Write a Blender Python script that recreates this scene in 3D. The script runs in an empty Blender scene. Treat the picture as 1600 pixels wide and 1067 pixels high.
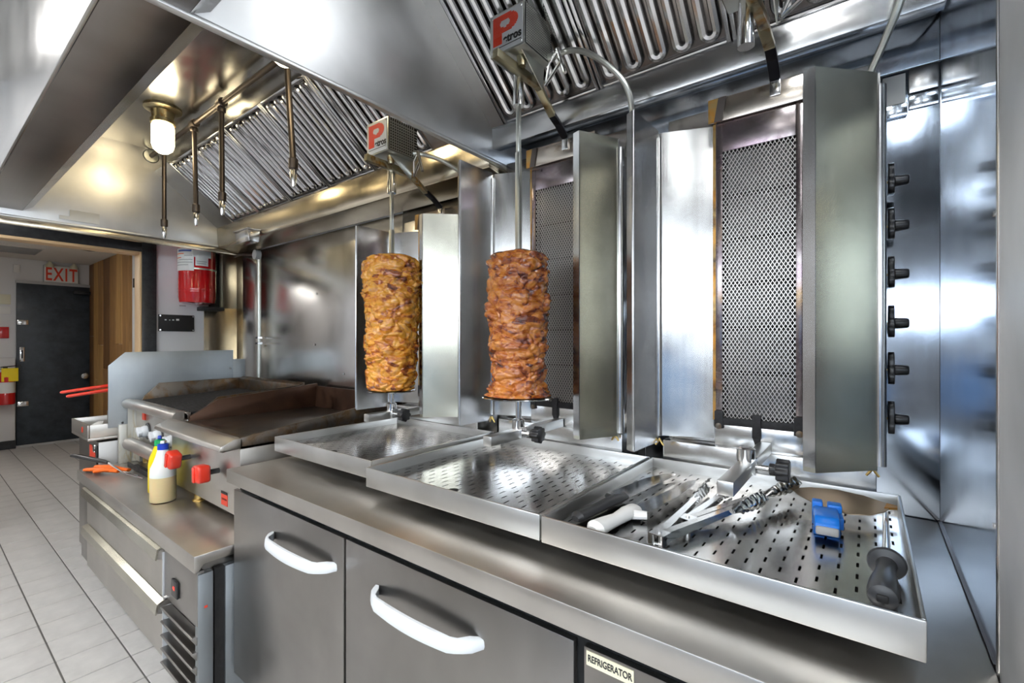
import bpy, bmesh, math, random
from mathutils import Vector, Matrix, noise
random.seed(7)
PI = math.pi
C = bpy.context.scene.collection
sc = bpy.context.scene

# ------------------------------------------------------------------ camera, world, light, exposure
cam = bpy.data.cameras.new('camera')
cam.sensor_width = 36.0
cam.lens = 36.0 * 727.0 / 1600.0
cam.clip_start = 0.02
cam_ob = bpy.data.objects.new('camera', cam)
cam_ob.location = (0, 0, 1.32)
cam_ob.rotation_euler = (math.radians(90), 0, math.radians(37.45))
C.objects.link(cam_ob)
sc.camera = cam_ob
w = bpy.data.worlds.new('sky')
sc.world = w
w.use_nodes = True
bgn = w.node_tree.nodes['Background']
bgn.inputs[0].default_value = (0.82, 0.91, 1.0, 1)
bgn.inputs[1].default_value = 8.0
sc.view_settings.view_transform = 'Standard'
sc.view_settings.look = 'None'
sc.view_settings.gamma = 1.0
sc.view_settings.use_curve_mapping = False
sc.view_settings.exposure = 0.7
sc.cycles.max_bounces = 10
sc.cycles.glossy_bounces = 7
sc.cycles.sample_clamp_indirect = 6.0
sc.cycles.caustics_reflective = False
sc.cycles.caustics_refractive = False
CEIL_E, HOOD_WARM, HOOD_COOL = 11.0, 16.0, 27.0

# ------------------------------------------------------------------ materials
M = {}
def nodes(name):
    m = bpy.data.materials.new(name); m.use_nodes = True
    nt = m.node_tree
    return m, nt, nt.nodes['Principled BSDF']
def plain(name, col, rough=0.5, metal=0.0, emit=None, es=0, coat=0.0, trans=0.0, sss=0.0):
    m, nt, b = nodes(name)
    b.inputs['Base Color'].default_value = (*col, 1)
    b.inputs['Roughness'].default_value = rough
    b.inputs['Metallic'].default_value = metal
    b.inputs['Coat Weight'].default_value = coat
    b.inputs['Transmission Weight'].default_value = trans
    b.inputs['Subsurface Weight'].default_value = sss
    if emit:
        b.inputs['Emission Color'].default_value = (*emit, 1)
        b.inputs['Emission Strength'].default_value = es
    M[name] = m
    return m
def N(nt, t, **kw):
    n = nt.nodes.new(t)
    for k, v in kw.items(): setattr(n, k, v)
    return n
def coords(nt, scale=(1, 1, 1), space='Object'):
    tc = N(nt, 'ShaderNodeTexCoord'); mp = N(nt, 'ShaderNodeMapping')
    mp.inputs['Scale'].default_value = scale
    nt.links.new(tc.outputs[space], mp.inputs[0])
    return mp.outputs[0]
def noise_n(nt, vec, scale, detail=3, rough=0.5, dist=0.0):
    n = N(nt, 'ShaderNodeTexNoise')
    n.inputs['Scale'].default_value = scale; n.inputs['Detail'].default_value = detail
    n.inputs['Roughness'].default_value = rough; n.inputs['Distortion'].default_value = dist
    nt.links.new(vec, n.inputs['Vector'])
    return n.outputs[0]
def ramp(nt, fac, stops):
    r = N(nt, 'ShaderNodeValToRGB'); el = r.color_ramp.elements
    while len(el) < len(stops): el.new(0.5)
    for e, (p, c) in zip(el, stops): e.position = p; e.color = (*c, 1)
    nt.links.new(fac, r.inputs[0])
    return r.outputs[0]
def maprange(nt, fac, a, b, c, d):
    r = N(nt, 'ShaderNodeMapRange')
    for i, v in enumerate((a, b, c, d)): r.inputs[i + 1].default_value = v
    nt.links.new(fac, r.inputs[0])
    return r.outputs[0]
def bump(nt, h, strength, dist=0.002, prev=None):
    b = N(nt, 'ShaderNodeBump')
    b.inputs['Strength'].default_value = strength; b.inputs['Distance'].default_value = dist
    nt.links.new(h, b.inputs['Height'])
    if prev is not None: nt.links.new(prev, b.inputs['Normal'])
    return b.outputs[0]
def steel(name, col=(0.6, 0.6, 0.6), rough=0.22, brush='v', var=0.07, wave=0.25, stain=None, stainamt=(0.5, 0.75), sscale=5.0, sstretch=(1, 1, 1)):
    m, nt, b = nodes(name)
    b.inputs['Metallic'].default_value = 1.0
    st = {'v': (110, 110, 1.5), 'h': (1.5, 110, 110), 'y': (110, 1.5, 110), 'n': (30, 30, 30)}[brush]
    fine = noise_n(nt, coords(nt, st), 1.0, 2)
    smud = noise_n(nt, coords(nt), 5.0, 3, 0.5, 0.3)
    low = noise_n(nt, coords(nt), 2.6, 1)
    mix = N(nt, 'ShaderNodeMath', operation='MULTIPLY_ADD')
    nt.links.new(fine, mix.inputs[0]); mix.inputs[1].default_value = 0.25; nt.links.new(smud, mix.inputs[2])
    lo, hi = max(0.03, rough - var), rough + var
    if rough >= 0.272: lo = max(lo, 0.282)
    else: hi = min(hi, 0.262)
    rg = maprange(nt, mix.outputs[0], 0.3, 0.8, lo, hi)
    nt.links.new(rg, b.inputs['Roughness'])
    n1 = bump(nt, low, wave, 0.02)
    nt.links.new(n1, b.inputs['Normal'])
    var_c = ramp(nt, smud, [(0.3, tuple(c * 0.86 for c in col)), (0.7, tuple(min(1, c * 1.06) for c in col))])
    if stain:
        sn = noise_n(nt, coords(nt, sstretch), sscale, 6, 0.62, 0.8)
        f = maprange(nt, sn, stainamt[0], stainamt[1], 0.0, 1.0)
        mx = N(nt, 'ShaderNodeMix', data_type='RGBA')
        nt.links.new(f, mx.inputs[0]); nt.links.new(var_c, mx.inputs[6])
        sc2 = noise_n(nt, coords(nt), sscale * 1.7, 4)
        nt.links.new(ramp(nt, sc2, stain), mx.inputs[7])
        var_c = mx.outputs[2]
        mm = maprange(nt, f, 0, 1, 1.0, 0.55); nt.links.new(mm, b.inputs['Metallic'])
    nt.links.new(var_c, b.inputs['Base Color'])
    M[name] = m
    return m
steel('steel_panel', (0.80, 0.80, 0.805), 0.52, 'v', 0.06, 0.2)
steel('filter_back_shaded', (0.20, 0.185, 0.18), 0.2, 'n', 0.05, 0.1)  # shade of the grooves behind the baffles, put into the colour
steel('guard_mesh', (0.60, 0.57, 0.54), 0.33, 'n', 0.05, 0)
steel('steel_mirror', (0.60, 0.66, 0.74), 0.12, 'v', 0.06, 0.10)
steel('steel_wall', (0.56, 0.555, 0.55), 0.24, 'v', 0.06, 0.3)
steel('steel_wing', (0.62, 0.62, 0.63), 0.22, 'v', 0.07, 0.2)
steel('steel_wing_warm', (0.60, 0.585, 0.50), 0.26, 'v', 0.06, 0.2)
steel('steel_reflector', (0.66, 0.66, 0.655), 0.19, 'v', 0.07, 0.3)
steel('steel_top', (0.56, 0.535, 0.50), 0.34, 'h', 0.06, 0.15)
steel('steel_door', (0.35, 0.335, 0.32), 0.30, 'h', 0.05, 0.2)
steel('steel_tray', (0.60, 0.595, 0.585), 0.17, 'n', 0.07, 0.25)
steel('steel_trayside', (0.60, 0.60, 0.59), 0.30, 'h', 0.07, 0.15)
steel('steel_hood', (0.56, 0.56, 0.555), 0.20, 'h', 0.06, 0.35)
steel('steel_hoodend', (0.64, 0.64, 0.64), 0.36, 'y', 0.08, 0.3)
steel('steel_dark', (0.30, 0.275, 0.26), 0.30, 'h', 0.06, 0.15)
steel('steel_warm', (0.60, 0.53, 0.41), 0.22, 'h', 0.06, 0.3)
steel('steel_filter', (0.62, 0.625, 0.64), 0.17, 'n', 0.05, 0.0)
steel('steel_filter_warm', (0.62, 0.63, 0.66), 0.14, 'n', 0.06, 0.0)
steel('chrome', (0.72, 0.72, 0.72), 0.10, 'n', 0.04, 0.0)
steel('blade', (0.62, 0.62, 0.62), 0.14, 'n', 0.05, 0.05)
steel('galvanised', (0.38, 0.415, 0.44), 0.46, 'v', 0.08, 0.15)
steel('galv_grimy', (0.66, 0.66, 0.62), 0.5, 'v', 0.08, 0.1, [(0.3, (0.35, 0.24, 0.09)), (0.7, (0.6, 0.52, 0.3))], (0.5, 0.7), 9, (3, 3, 0.7))
steel('heat_steel', (0.27, 0.235, 0.235), 0.26, 'v', 0.08, 0.1, [(0.3, (0.10, 0.06, 0.06)), (0.5, (0.22, 0.15, 0.19)), (0.7, (0.42, 0.26, 0.11))], (0.46, 0.66), 6)
steel('heat_plate', (0.52, 0.46, 0.40), 0.24, 'h', 0.08, 0.1, [(0.35, (0.12, 0.06, 0.02)), (0.55, (0.75, 0.33, 0.03)), (0.7, (0.5, 0.38, 0.22))], (0.56, 0.7), 5)
steel('burnt_edge', (0.45, 0.30, 0.12), 0.35, 'v', 0.08, 0.1, [(0.4, (0.03, 0.02, 0.015)), (0.6, (0.55, 0.24, 0.03))], (0.4, 0.6), 9)
steel('grime_steel', (0.17, 0.15, 0.13), 0.36, 'n', 0.1, 0.2, [(0.35, (0.06, 0.04, 0.025)), (0.6, (0.14, 0.08, 0.033))], (0.42, 0.6), 12)
steel('griddle_plate', (0.10, 0.088, 0.08), 0.28, 'y', 0.08, 0.2, [(0.35, (0.025, 0.018, 0.014)), (0.65, (0.09, 0.062, 0.042))], (0.42, 0.62), 6)
steel('brown_splash', (0.10, 0.058, 0.042), 0.42, 'y', 0.1, 0.2, [(0.35, (0.07, 0.035, 0.02)), (0.65, (0.09, 0.043, 0.024))], (0.4, 0.6), 9)
steel('arm_brass', (0.40, 0.36, 0.24), 0.3, 'n', 0.1, 0, [(0.35, (0.02, 0.015, 0.012)), (0.65, (0.5, 0.25, 0.04))], (0.5, 0.62), 14)
steel('arm_char', (0.03, 0.03, 0.035), 0.3, 'n', 0.2, 0.0)
steel('pipe_dark', (0.13, 0.11, 0.10), 0.4, 'n', 0.1, 0.0)
steel('conduit', (0.55, 0.56, 0.52), 0.3, 'n', 0.08, 0.0)
def perforated(name):
    m, nt, b = nodes(name)
    b.inputs['Metallic'].default_value = 1; b.inputs['Roughness'].default_value = 0.3
    v = N(nt, 'ShaderNodeTexVoronoi'); v.inputs['Scale'].default_value = 130; v.inputs['Randomness'].default_value = 0.0
    nt.links.new(coords(nt), v.inputs['Vector'])
    nt.links.new(ramp(nt, v.outputs['Distance'], [(0.36, (0.02, 0.02, 0.02)), (0.46, (0.62, 0.6, 0.55))]), b.inputs['Base Color'])
    M[name] = m
perforated('perforated')
plain('black_plastic', (0.018, 0.018, 0.02), 0.3)
plain('black_soft', (0.022, 0.023, 0.026), 0.45)
plain('blade_tan', (0.46, 0.36, 0.26), 0.34, 0.85)
plain('black_matte', (0.012, 0.012, 0.013), 0.6)
plain('gap_black', (0.008, 0.009, 0.01), 0.8)
plain('grey_plastic', (0.045, 0.047, 0.052), 0.36)
plain('white_plastic', (0.74, 0.77, 0.80), 0.32)
plain('white_handle', (0.86, 0.86, 0.85), 0.4)
plain('red_plastic', (0.80, 0.045, 0.02), 0.28, coat=0.3)
plain('red_print', (0.85, 0.07, 0.03), 0.5)
plain('red_paint', (0.62, 0.008, 0.012), 0.16, coat=0.7)
plain('orange_plastic', (0.95, 0.16, 0.01), 0.4)
plain('yellow_plastic', (0.95, 0.72, 0.0), 0.35)
plain('green_plastic', (0.01, 0.38, 0.12), 0.4)
plain('blue_plastic', (0.01, 0.06, 0.55), 0.35)
plain('blue_sharp', (0.005, 0.20, 0.78), 0.32)
plain('label_silver', (0.66, 0.68, 0.70), 0.35)
plain('label_white', (0.82, 0.82, 0.80), 0.5)
plain('label_cream', (0.75, 0.72, 0.55), 0.5)
plain('label_blue', (0.06, 0.12, 0.45), 0.5)
plain('label_grey', (0.45, 0.45, 0.45), 0.5)
plain('ink', (0.02, 0.02, 0.02), 0.5)
plain('ceramic', (0.15, 0.145, 0.14), 0.8)
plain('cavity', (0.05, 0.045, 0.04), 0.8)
plain('bottle_white', (0.85, 0.85, 0.83), 0.3, sss=0.2)
plain('bottle_liquid', (0.80, 0.62, 0.33), 0.28, sss=0.2)
plain('display_red', (0.3, 0.0, 0.0), 0.3, emit=(1, 0.05, 0.02), es=1.5)
plain('lamp_warm', (1, 0.95, 0.8), 0.3, emit=(1.0, 0.82, 0.50), es=HOOD_WARM)
plain('lamp_cool', (1, 1, 1), 0.3, emit=(0.93, 0.97, 1.0), es=HOOD_COOL)
plain('ceil_light', (1, 1, 1), 0.3, emit=(1.0, 0.98, 0.95), es=CEIL_E)
plain('hall_light', (1, 1, 1), 0.3, emit=(1.0, 0.96, 0.9), es=17.0)
plain('wall_white', (0.76, 0.76, 0.77), 0.6)
plain('wall_room', (0.40, 0.39, 0.38), 0.6)
plain('wall_lower', (0.27, 0.255, 0.245), 0.5)
plain('wall_blue', (0.16, 0.32, 0.58), 0.5)
plain('ceiling_white', (0.72, 0.69, 0.64), 0.7)
plain('room_ceiling', (0.62, 0.62, 0.61), 0.7)
plain('trim_wood', (0.72, 0.50, 0.28), 0.5)
plain('grout', (0.12, 0.115, 0.11), 0.8)
plain('rubber', (0.03, 0.03, 0.03), 0.7)
plain('brass', (0.6, 0.42, 0.15), 0.3, 1.0)
plain('window_frame', (0.6, 0.6, 0.6), 0.5)
def painted(name, c1, c2, rough=0.45, scale=8, b=0.1):
    m, nt, p = nodes(name)
    n = noise_n(nt, coords(nt), scale, 6, 0.6)
    nt.links.new(ramp(nt, n, [(0.35, c1), (0.68, c2)]), p.inputs['Base Color'])
    nt.links.new(maprange(nt, n, 0.3, 0.7, rough - 0.1, rough + 0.12), p.inputs['Roughness'])
    nt.links.new(bump(nt, n, b, 0.004), p.inputs['Normal'])
    M[name] = m
painted('door_black', (0.018, 0.026, 0.036), (0.045, 0.058, 0.07), 0.42, 9, 0.2)
painted('trim_black', (0.012, 0.013, 0.015), (0.03, 0.032, 0.035), 0.4, 30, 0.15)
painted('tile_grey', (0.54, 0.525, 0.51), (0.64, 0.625, 0.605), 0.39, 10, 0.03)
painted('tile_dark', (0.42, 0.40, 0.385), (0.52, 0.50, 0.48), 0.32, 10, 0.05)
painted('grate_black', (0.006, 0.006, 0.007), (0.022, 0.02, 0.02), 0.6, 40, 0.3)
painted('carbon', (0.005, 0.005, 0.006), (0.03, 0.027, 0.03), 0.6, 60, 0.6)
def woodmat(name, c1, c2):
    m, nt, p = nodes(name)
    n = noise_n(nt, coords(nt, (9, 9, 0.8)), 2.0, 6, 0.6, 1.2)
    nt.links.new(ramp(nt, n, [(0.3, c1), (0.7, c2)]), p.inputs['Base Color'])
    p.inputs['Roughness'].default_value = 0.5
    M[name] = m
woodmat('wood_a', (0.26, 0.125, 0.035), (0.46, 0.25, 0.085))
woodmat('wood_b', (0.11, 0.05, 0.016), (0.26, 0.125, 0.04))
woodmat('wood_c', (0.40, 0.21, 0.06), (0.62, 0.37, 0.13))
def meatmat(name, stops, seed):
    m, nt, p = nodes(name)
    v = coords(nt, (1, 1, 1.7))
    n1 = noise_n(nt, v, 17 + seed, 8, 0.62, 1.6)
    vo = N(nt, 'ShaderNodeTexVoronoi'); vo.inputs['Scale'].default_value = 34
    nt.links.new(v, vo.inputs['Vector'])
    mx = N(nt, 'ShaderNodeMath', operation='MULTIPLY_ADD')
    sep = N(nt, 'ShaderNodeSeparateColor'); nt.links.new(vo.outputs['Color'], sep.inputs[0])
    nt.links.new(sep.outputs[0], mx.inputs[0]); mx.inputs[1].default_value = 0.22
    nt.links.new(n1, mx.inputs[2])
    nt.links.new(ramp(nt, mx.outputs[0], stops), p.inputs['Base Color'])
    p.inputs['Roughness'].default_value = 0.26
    p.inputs['Coat Weight'].default_value = 0.6
    p.inputs['Coat Roughness'].default_value = 0.12
    p.inputs['Subsurface Weight'].default_value = 0.06
    p.inputs['Subsurface Radius'].default_value = (0.02, 0.008, 0.004)
    fine = noise_n(nt, v, 130, 4)
    nt.links.new(bump(nt, fine, 0.3, 0.002), p.inputs['Normal'])
    M[name] = m
meatmat('meat_golden', [(0.40, (0.11, 0.022, 0.003)), (0.50, (0.38, 0.085, 0.008)), (0.58, (0.66, 0.24, 0.014)), (0.70, (0.80, 0.38, 0.04)), (0.84, (0.66, 0.32, 0.14))], -8)
meatmat('meat_brown', [(0.40, (0.045, 0.008, 0.003)), (0.50, (0.18, 0.032, 0.007)), (0.58, (0.40, 0.095, 0.010)), (0.70, (0.60, 0.22, 0.03)), (0.84, (0.46, 0.17, 0.09))], -6)

# ------------------------------------------------------------------ mesh builder
class MB:
    def __init__(self): self.bm = bmesh.new()
    def box(self, x0, x1, y0, y1, z0, z1):
        v = [self.bm.verts.new(p) for p in ((x0,y0,z0),(x1,y0,z0),(x1,y1,z0),(x0,y1,z0),(x0,y0,z1),(x1,y0,z1),(x1,y1,z1),(x0,y1,z1))]
        for f in ((0,3,2,1),(4,5,6,7),(0,1,5,4),(1,2,6,5),(2,3,7,6),(3,0,4,7)): self.bm.faces.new([v[i] for i in f])
        return self
    def bar(self, p0, p1, wd, ht, up=(0, 0, 1)):
        p0, p1 = Vector(p0), Vector(p1); d = (p1 - p0).normalized(); u = Vector(up)
        s = d.cross(u)
        if s.length < 1e-4: s = d.cross(Vector((1, 0, 0)))
        s.normalize(); u = s.cross(d)
        a, b = s * wd / 2, u * ht / 2
        v = [self.bm.verts.new(q) for q in (p0-a-b, p0+a-b, p0+a+b, p0-a+b, p1-a-b, p1+a-b, p1+a+b, p1-a+b)]
        for f in ((0,1,2,3),(7,6,5,4),(0,4,5,1),(1,5,6,2),(2,6,7,3),(3,7,4,0)): self.bm.faces.new([v[i] for i in f])
        return self
    def prism(self, poly, ax, a0, a1):
        def P(p, a): return {'x': (a, p[0], p[1]), 'y': (p[0], a, p[1]), 'z': (p[0], p[1], a)}[ax]
        b = [self.bm.verts.new(P(p, a0)) for p in poly]; t = [self.bm.verts.new(P(p, a1)) for p in poly]
        n = len(poly)
        self.bm.faces.new(b); self.bm.faces.new(list(reversed(t)))
        for i in range(n):
            j = (i + 1) % n; self.bm.faces.new((b[j], b[i], t[i], t[j]))
        return self
    def sheet(self, path, t, z0, z1):
        pts = [Vector((p[0], p[1])) for p in path]; L, R = [], []
        for i, p in enumerate(pts):
            d = Vector((0, 0))
            if i > 0: d += (p - pts[i-1]).normalized()
            if i < len(pts) - 1: d += (pts[i+1] - p).normalized()
            d.normalize(); nrm = Vector((-d.y, d.x))
            L.append(p + nrm * t / 2); R.append(p - nrm * t / 2)
        return self.prism([tuple(q) for q in L + R[::-1]], 'z', z0, z1)
    def sweep(self, pts, rad, seg=12, sq=(1, 1), up=(0, 0, 1), closed=False, caps=True):
        pts = [Vector(p) for p in pts]; n = len(pts)
        if not hasattr(rad, '__len__'): rad = [rad] * n
        rings = []; pn = None
        for i, p in enumerate(pts):
            a = pts[i-1] if (i > 0 or closed) else p; b = pts[(i+1) % n] if (i < n-1 or closed) else p
            d = (b - a).normalized()
            if pn is None:
                u = Vector(up)
                if abs(d.dot(u)) > 0.95: u = Vector((0, 1, 0)) if abs(d.y) < 0.9 else Vector((1, 0, 0))
            else: u = pn
            s = d.cross(u).normalized(); u = s.cross(d).normalized(); pn = u
            rings.append([self.bm.verts.new(p + (s * math.cos(2*PI*k/seg) * sq[0] + u * math.sin(2*PI*k/seg) * sq[1]) * rad[i]) for k in range(seg)])
        m = n if closed else n - 1
        for i in range(m):
            r0, r1 = rings[i], rings[(i+1) % n]
            for k in range(seg):
                l = (k + 1) % seg; self.bm.faces.new((r0[k], r0[l], r1[l], r1[k]))
        if caps and not closed:
            self.bm.faces.new(rings[0][::-1]); self.bm.faces.new(rings[-1])
        return self
    def cyl(self, p0, p1, r0, r1=None, seg=20): return self.sweep([p0, p1], [r0, r0 if r1 is None else r1], seg)
    def lathe(self, prof, org, axis=(0, 0, 1), seg=28):
        org = Vector(org); ax = Vector(axis).normalized()
        pts = [org + ax * h for r, h in prof]
        u = Vector((0, 0, 1)) if abs(ax.z) < 0.9 else Vector((0, 1, 0))
        s = ax.cross(u).normalized(); u = s.cross(ax)
        rings = []
        for (r, h), p in zip(prof, pts):
            rings.append([self.bm.verts.new(p + (s*math.cos(2*PI*k/seg) + u*math.sin(2*PI*k/seg)) * max(r, 1e-5)) for k in range(seg)])
        for r0, r1 in zip(rings, rings[1:]):
            for k in range(seg):
                l = (k+1) % seg; self.bm.faces.new((r0[k], r0[l], r1[l], r1[k]))
        self.bm.faces.new(rings[0][::-1]); self.bm.faces.new(rings[-1])
        return self
    def xf(self, mat):
        bmesh.ops.transform(self.bm, matrix=mat, verts=self.bm.verts); return self
    def mesh(self, name, mat, bev=0.0, seg=2, ang=35, org=None):
        bm = self.bm
        bmesh.ops.recalc_face_normals(bm, faces=bm.faces)
        if bev:
            ed = [e for e in bm.edges if len(e.link_faces) == 2 and e.calc_face_angle(0) > 0.6]
            bmesh.ops.bevel(bm, geom=ed, offset=bev, segments=seg, profile=0.5, affect='EDGES', clamp_overlap=True)
        if org is not None: bmesh.ops.translate(bm, vec=-Vector(org), verts=bm.verts)
        me = bpy.data.meshes.new(name); bm.to_mesh(me); bm.free()
        for p in me.polygons: p.use_smooth = True
        me.set_sharp_from_angle(angle=math.radians(ang))
        me.materials.append(M[mat] if isinstance(mat, str) else mat)
        return me
    def part(self, name, mat, parent, bev=0.0, seg=2, ang=35, base=None):
        b = Vector(parent.matrix_basis.translation)
        if parent.parent: b = b + parent.parent.matrix_basis.translation
        o = bpy.data.objects.new(name, self.mesh(name, mat, bev, seg, ang, b)); C.objects.link(o)
        o.parent = parent
        return o
    def solo(self, name, mat, label=None, cat=None, group=None, kind=None, org=(0, 0, 0), bev=0.0, seg=2, ang=35):
        o = bpy.data.objects.new(name, self.mesh(name, mat, bev, seg, ang, org)); C.objects.link(o)
        o.location = org
        tag(o, label, cat, group, kind)
        return o
def tag(o, label=None, cat=None, group=None, kind=None):
    if label: o['label'] = label
    if cat: o['category'] = cat
    if group: o['group'] = group
    if kind: o['kind'] = kind
def thing(name, label, cat, loc, group=None):
    o = bpy.data.objects.new(name, None); C.objects.link(o); o.location = loc
    o.empty_display_size = 0.05
    tag(o, label, cat, group)
    return o
def struct(name, mb, mat, label=None, bev=0.0):
    return mb.solo(name, mat, label, None, None, 'structure', bev=bev)
def share(src, parent, offset):
    o = src.copy(); C.objects.link(o); o.parent = parent; o.location = Vector(src.location) + Vector(offset)
    return o
def text(body, size, mtx, mat, parent, name='lettering', ext=0.0006, sx=1.0, align='CENTER', bold=0.0, space=1.0):
    cu = bpy.data.curves.new(name, 'FONT'); cu.body = body; cu.size = size; cu.extrude = ext; cu.align_x = align; cu.align_y = 'CENTER'
    cu.offset = bold; cu.space_character = space
    t = bpy.data.objects.new(name, cu); C.objects.link(t)
    bpy.context.view_layer.update()
    me = bpy.data.meshes.new_from_object(t.evaluated_get(bpy.context.evaluated_depsgraph_get()))
    bpy.data.objects.remove(t); bpy.data.curves.remove(cu)
    b = Vector(parent.matrix_basis.translation)
    if parent.parent: b = b + parent.parent.matrix_basis.translation
    me.transform(Matrix.Translation(-b) @ mtx @ Matrix.Diagonal((sx, 1, 1, 1)))
    me.materials.clear(); me.materials.append(M[mat])
    o = bpy.data.objects.new(name, me); C.objects.link(o); o.parent = parent
    return o
def face_front(x, y, z): return Matrix.Translation((x, y, z)) @ Matrix.Rotation(PI/2, 4, 'X')          # reads from -Y
def face_px(x, y, z): return Matrix.Translation((x, y, z)) @ Matrix.Rotation(PI/2, 4, 'Z') @ Matrix.Rotation(PI/2, 4, 'X')  # reads from +X

YW, XS = 1.58, 0.142        # back wall, right steel wall
ZC = 0.87                   # worktop height

# ------------------------------------------------------------------ the setting
fl = struct('floor', MB().box(-8.6, 3.4, -2.3, 1.9, -0.06, -0.004), 'grout', 'grey square floor tiles with dark grout')
ts = 0.2
tile0 = None
for i in range(35):
    x = -8.46 + 0.2 * i
    for j in range(8):
        y = -0.022 + 0.2 * j
        if x > -4.35 and y > 0.75: continue
        if tile0 is None:
            tile0 = MB().box(x + 0.003, x + ts - 0.003, y + 0.003, y + ts - 0.003, -0.02, 0.0).part('tile', 'tile_grey', fl, 0.0015, 1)
            tx0, ty0 = x, y
        else: share(tile0, fl, (x - tx0, y - ty0, random.uniform(-0.0006, 0)))
rest = MB()
for i in range(60):
    x = -8.46 + 0.2 * i
    for j in range(-11, 10):
        y = -0.022 + 0.2 * j
        if y >= -0.03 and x < -1.5 and not (x > -4.35 and y > 0.75): continue
        if x < -4.5 and y < -0.05: continue
        rest.box(x + 0.003, x + ts - 0.003, y + 0.003, y + ts - 0.003, -0.02, 0.0)
o = rest.part('tile_field', 'tile_grey', fl); o['kind'] = 'stuff'

wb = struct('wall_back', MB().box(-3.79, 3.4, YW, 1.9, 0, 2.95), 'wall_white', 'stainless steel clad back wall behind the grills')
MB().box(-3.795, -3.50, YW - 0.008, YW, 0.5, 2.0).part('steel_sheet', 'steel_wall', wb, 0.001)
MB().box(-3.497, -1.92, YW - 0.008, YW, 0.5, 1.985).part('steel_sheet', 'steel_wall', wb, 0.001)
MB().box(-1.917, -0.62, YW - 0.008, YW, 0.5, 2.02).part('steel_sheet', 'steel_wall', wb, 0.001)
MB().box(-0.617, XS, YW - 0.008, YW, 0.5, 2.02).part('steel_sheet', 'steel_mirror', wb, 0.001)
MB().box(-1.17, XS, YW - 0.006, YW, 2.024, 2.6).part('steel_sheet', 'steel_mirror', wb, 0.001)
for x, z in ((-3.44, 1.35), (-3.44, 1.29), (-2.75, 1.62), (-2.77, 1.30), (-2.45, 1.13)):
    MB().cyl((x, YW - 0.012, z), (x, YW - 0.006, z), 0.007, 0.006, 10).part('screw', 'chrome', wb)
# pale squares and flashing at the top of the corner sheet
MB().box(0.030, 0.076, YW - 0.0115, YW - 0.008, 1.937, 2.012).part('patch', 'label_white', wb)
MB().box(0.028, 0.080, YW - 0.016, YW - 0.008, 1.902, 1.935).part('flashing', 'steel_mirror', wb, 0.002)
MB().box(0.082, XS - 0.002, YW - 0.014, YW - 0.008, 1.955, 2.02).part('flashing', 'steel_wall', wb, 0.003)
MB().box(0.082, XS - 0.002, YW - 0.012, YW - 0.008, 1.915, 1.952).part('flashing', 'steel_mirror', wb, 0.003)

wr = struct('wall_right', MB().box(XS + 0.004, XS + 0.09, 0.60, YW, 0, 2.95), 'wall_white', 'polished steel end wall beside the broilers')
MB().box(XS, XS + 0.004, 0.91, YW - 0.008, 0.5, 2.95).part('steel_sheet', 'steel_mirror', wr)
MB().box(XS - 0.001, XS + 0.004, 0.60, 0.905, 0.5, 2.95).part('steel_sheet', 'steel_panel', wr)
MB().cyl((XS + 0.001, 0.905, 0.5), (XS + 0.001, 0.905, 2.95), 0.005, seg=12).part('edge_trim', 'steel_wing', wr)
MB().box(XS - 0.004, XS, 0.92, YW - 0.01, ZC, ZC + 0.002).part('seam', 'pipe_dark', wr)
for z in (1.06, 1.50):
    MB().cyl((XS, 0.935, z), (XS - 0.003, 0.935, z), 0.004, seg=8).part('screw', 'chrome', wr)

wl = MB().box(-4.45, -4.35, 1.085, 1.9, 0, 2.95).box(-4.45, -4.35, 0.02, 1.085, 1.995, 2.95).box(-4.45, -4.35, -2.3, 0.02, 0, 2.95)
wl = struct('wall_left', wl, 'wall_white', 'pale wall with black framed doorway')
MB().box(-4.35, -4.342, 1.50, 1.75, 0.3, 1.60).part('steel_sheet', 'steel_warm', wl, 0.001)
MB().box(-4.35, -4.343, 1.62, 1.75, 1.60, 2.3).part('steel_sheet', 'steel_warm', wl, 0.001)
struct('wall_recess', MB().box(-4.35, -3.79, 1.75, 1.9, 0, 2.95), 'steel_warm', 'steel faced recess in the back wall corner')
tr = struct('trim_1', MB().box(-4.352, -4.33, 1.085, 1.175, 0, 2.075).box(-4.352, -4.33, 0.02, 1.085, 1.995, 2.075), 'trim_black', 'black painted doorway casing', 0.004)
struct('trim_2', MB().box(-4.46, -4.334, 1.070, 1.085, 0, 1.995).box(-4.46, -4.334, 0.04, 1.070, 1.975, 1.995), 'trim_wood', 'pale wood doorway lining', 0.003)
# corridor beyond the doorway
wf = struct('wall_far', MB().box(-8.6, -8.45, -0.3, 1.9, 0, 2.5), 'wall_white', 'white wall at the end of the corridor')
MB().box(-8.45, -8.36, -0.3, 0.832, 0.10, 1.12).part('lower_boxing', 'wall_white', wf, 0.01)
MB().box(-8.45, -8.352, -0.3, 0.836, 0.0, 0.10).part('base_strip', 'trim_black', wf)
wc = struct('wall_corridor', MB().box(-8.45, -4.45, 1.56, 1.7, 0, 2.5), 'wall_white', 'corridor side wall with wood plank facing')
planks = [(-8.45, -8.20, 'wood_b'), (-8.20, -7.97, 'wood_c'), (-7.97, -7.72, 'wood_a'), (-7.72, -7.40, 'wood_b'), (-7.40, -7.12, 'wood_a'), (-7.12, -6.86, 'wood_c'), (-6.86, -6.58, 'wood_a')]
for a, b, m in planks:   # two boards per column
    zs = [0.0, random.uniform(0.8, 1.7), 2.36]
    for k, (z0, z1) in enumerate(zip(zs, zs[1:])):
        MB().box(a + 0.004, b - 0.004, 1.535 - random.uniform(0, 0.004), 1.56, z0 + 0.002, z1 - 0.002).part('plank', m if k else random.choice(['wood_a', 'wood_c', m]), wc, 0.002, 1)
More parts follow.
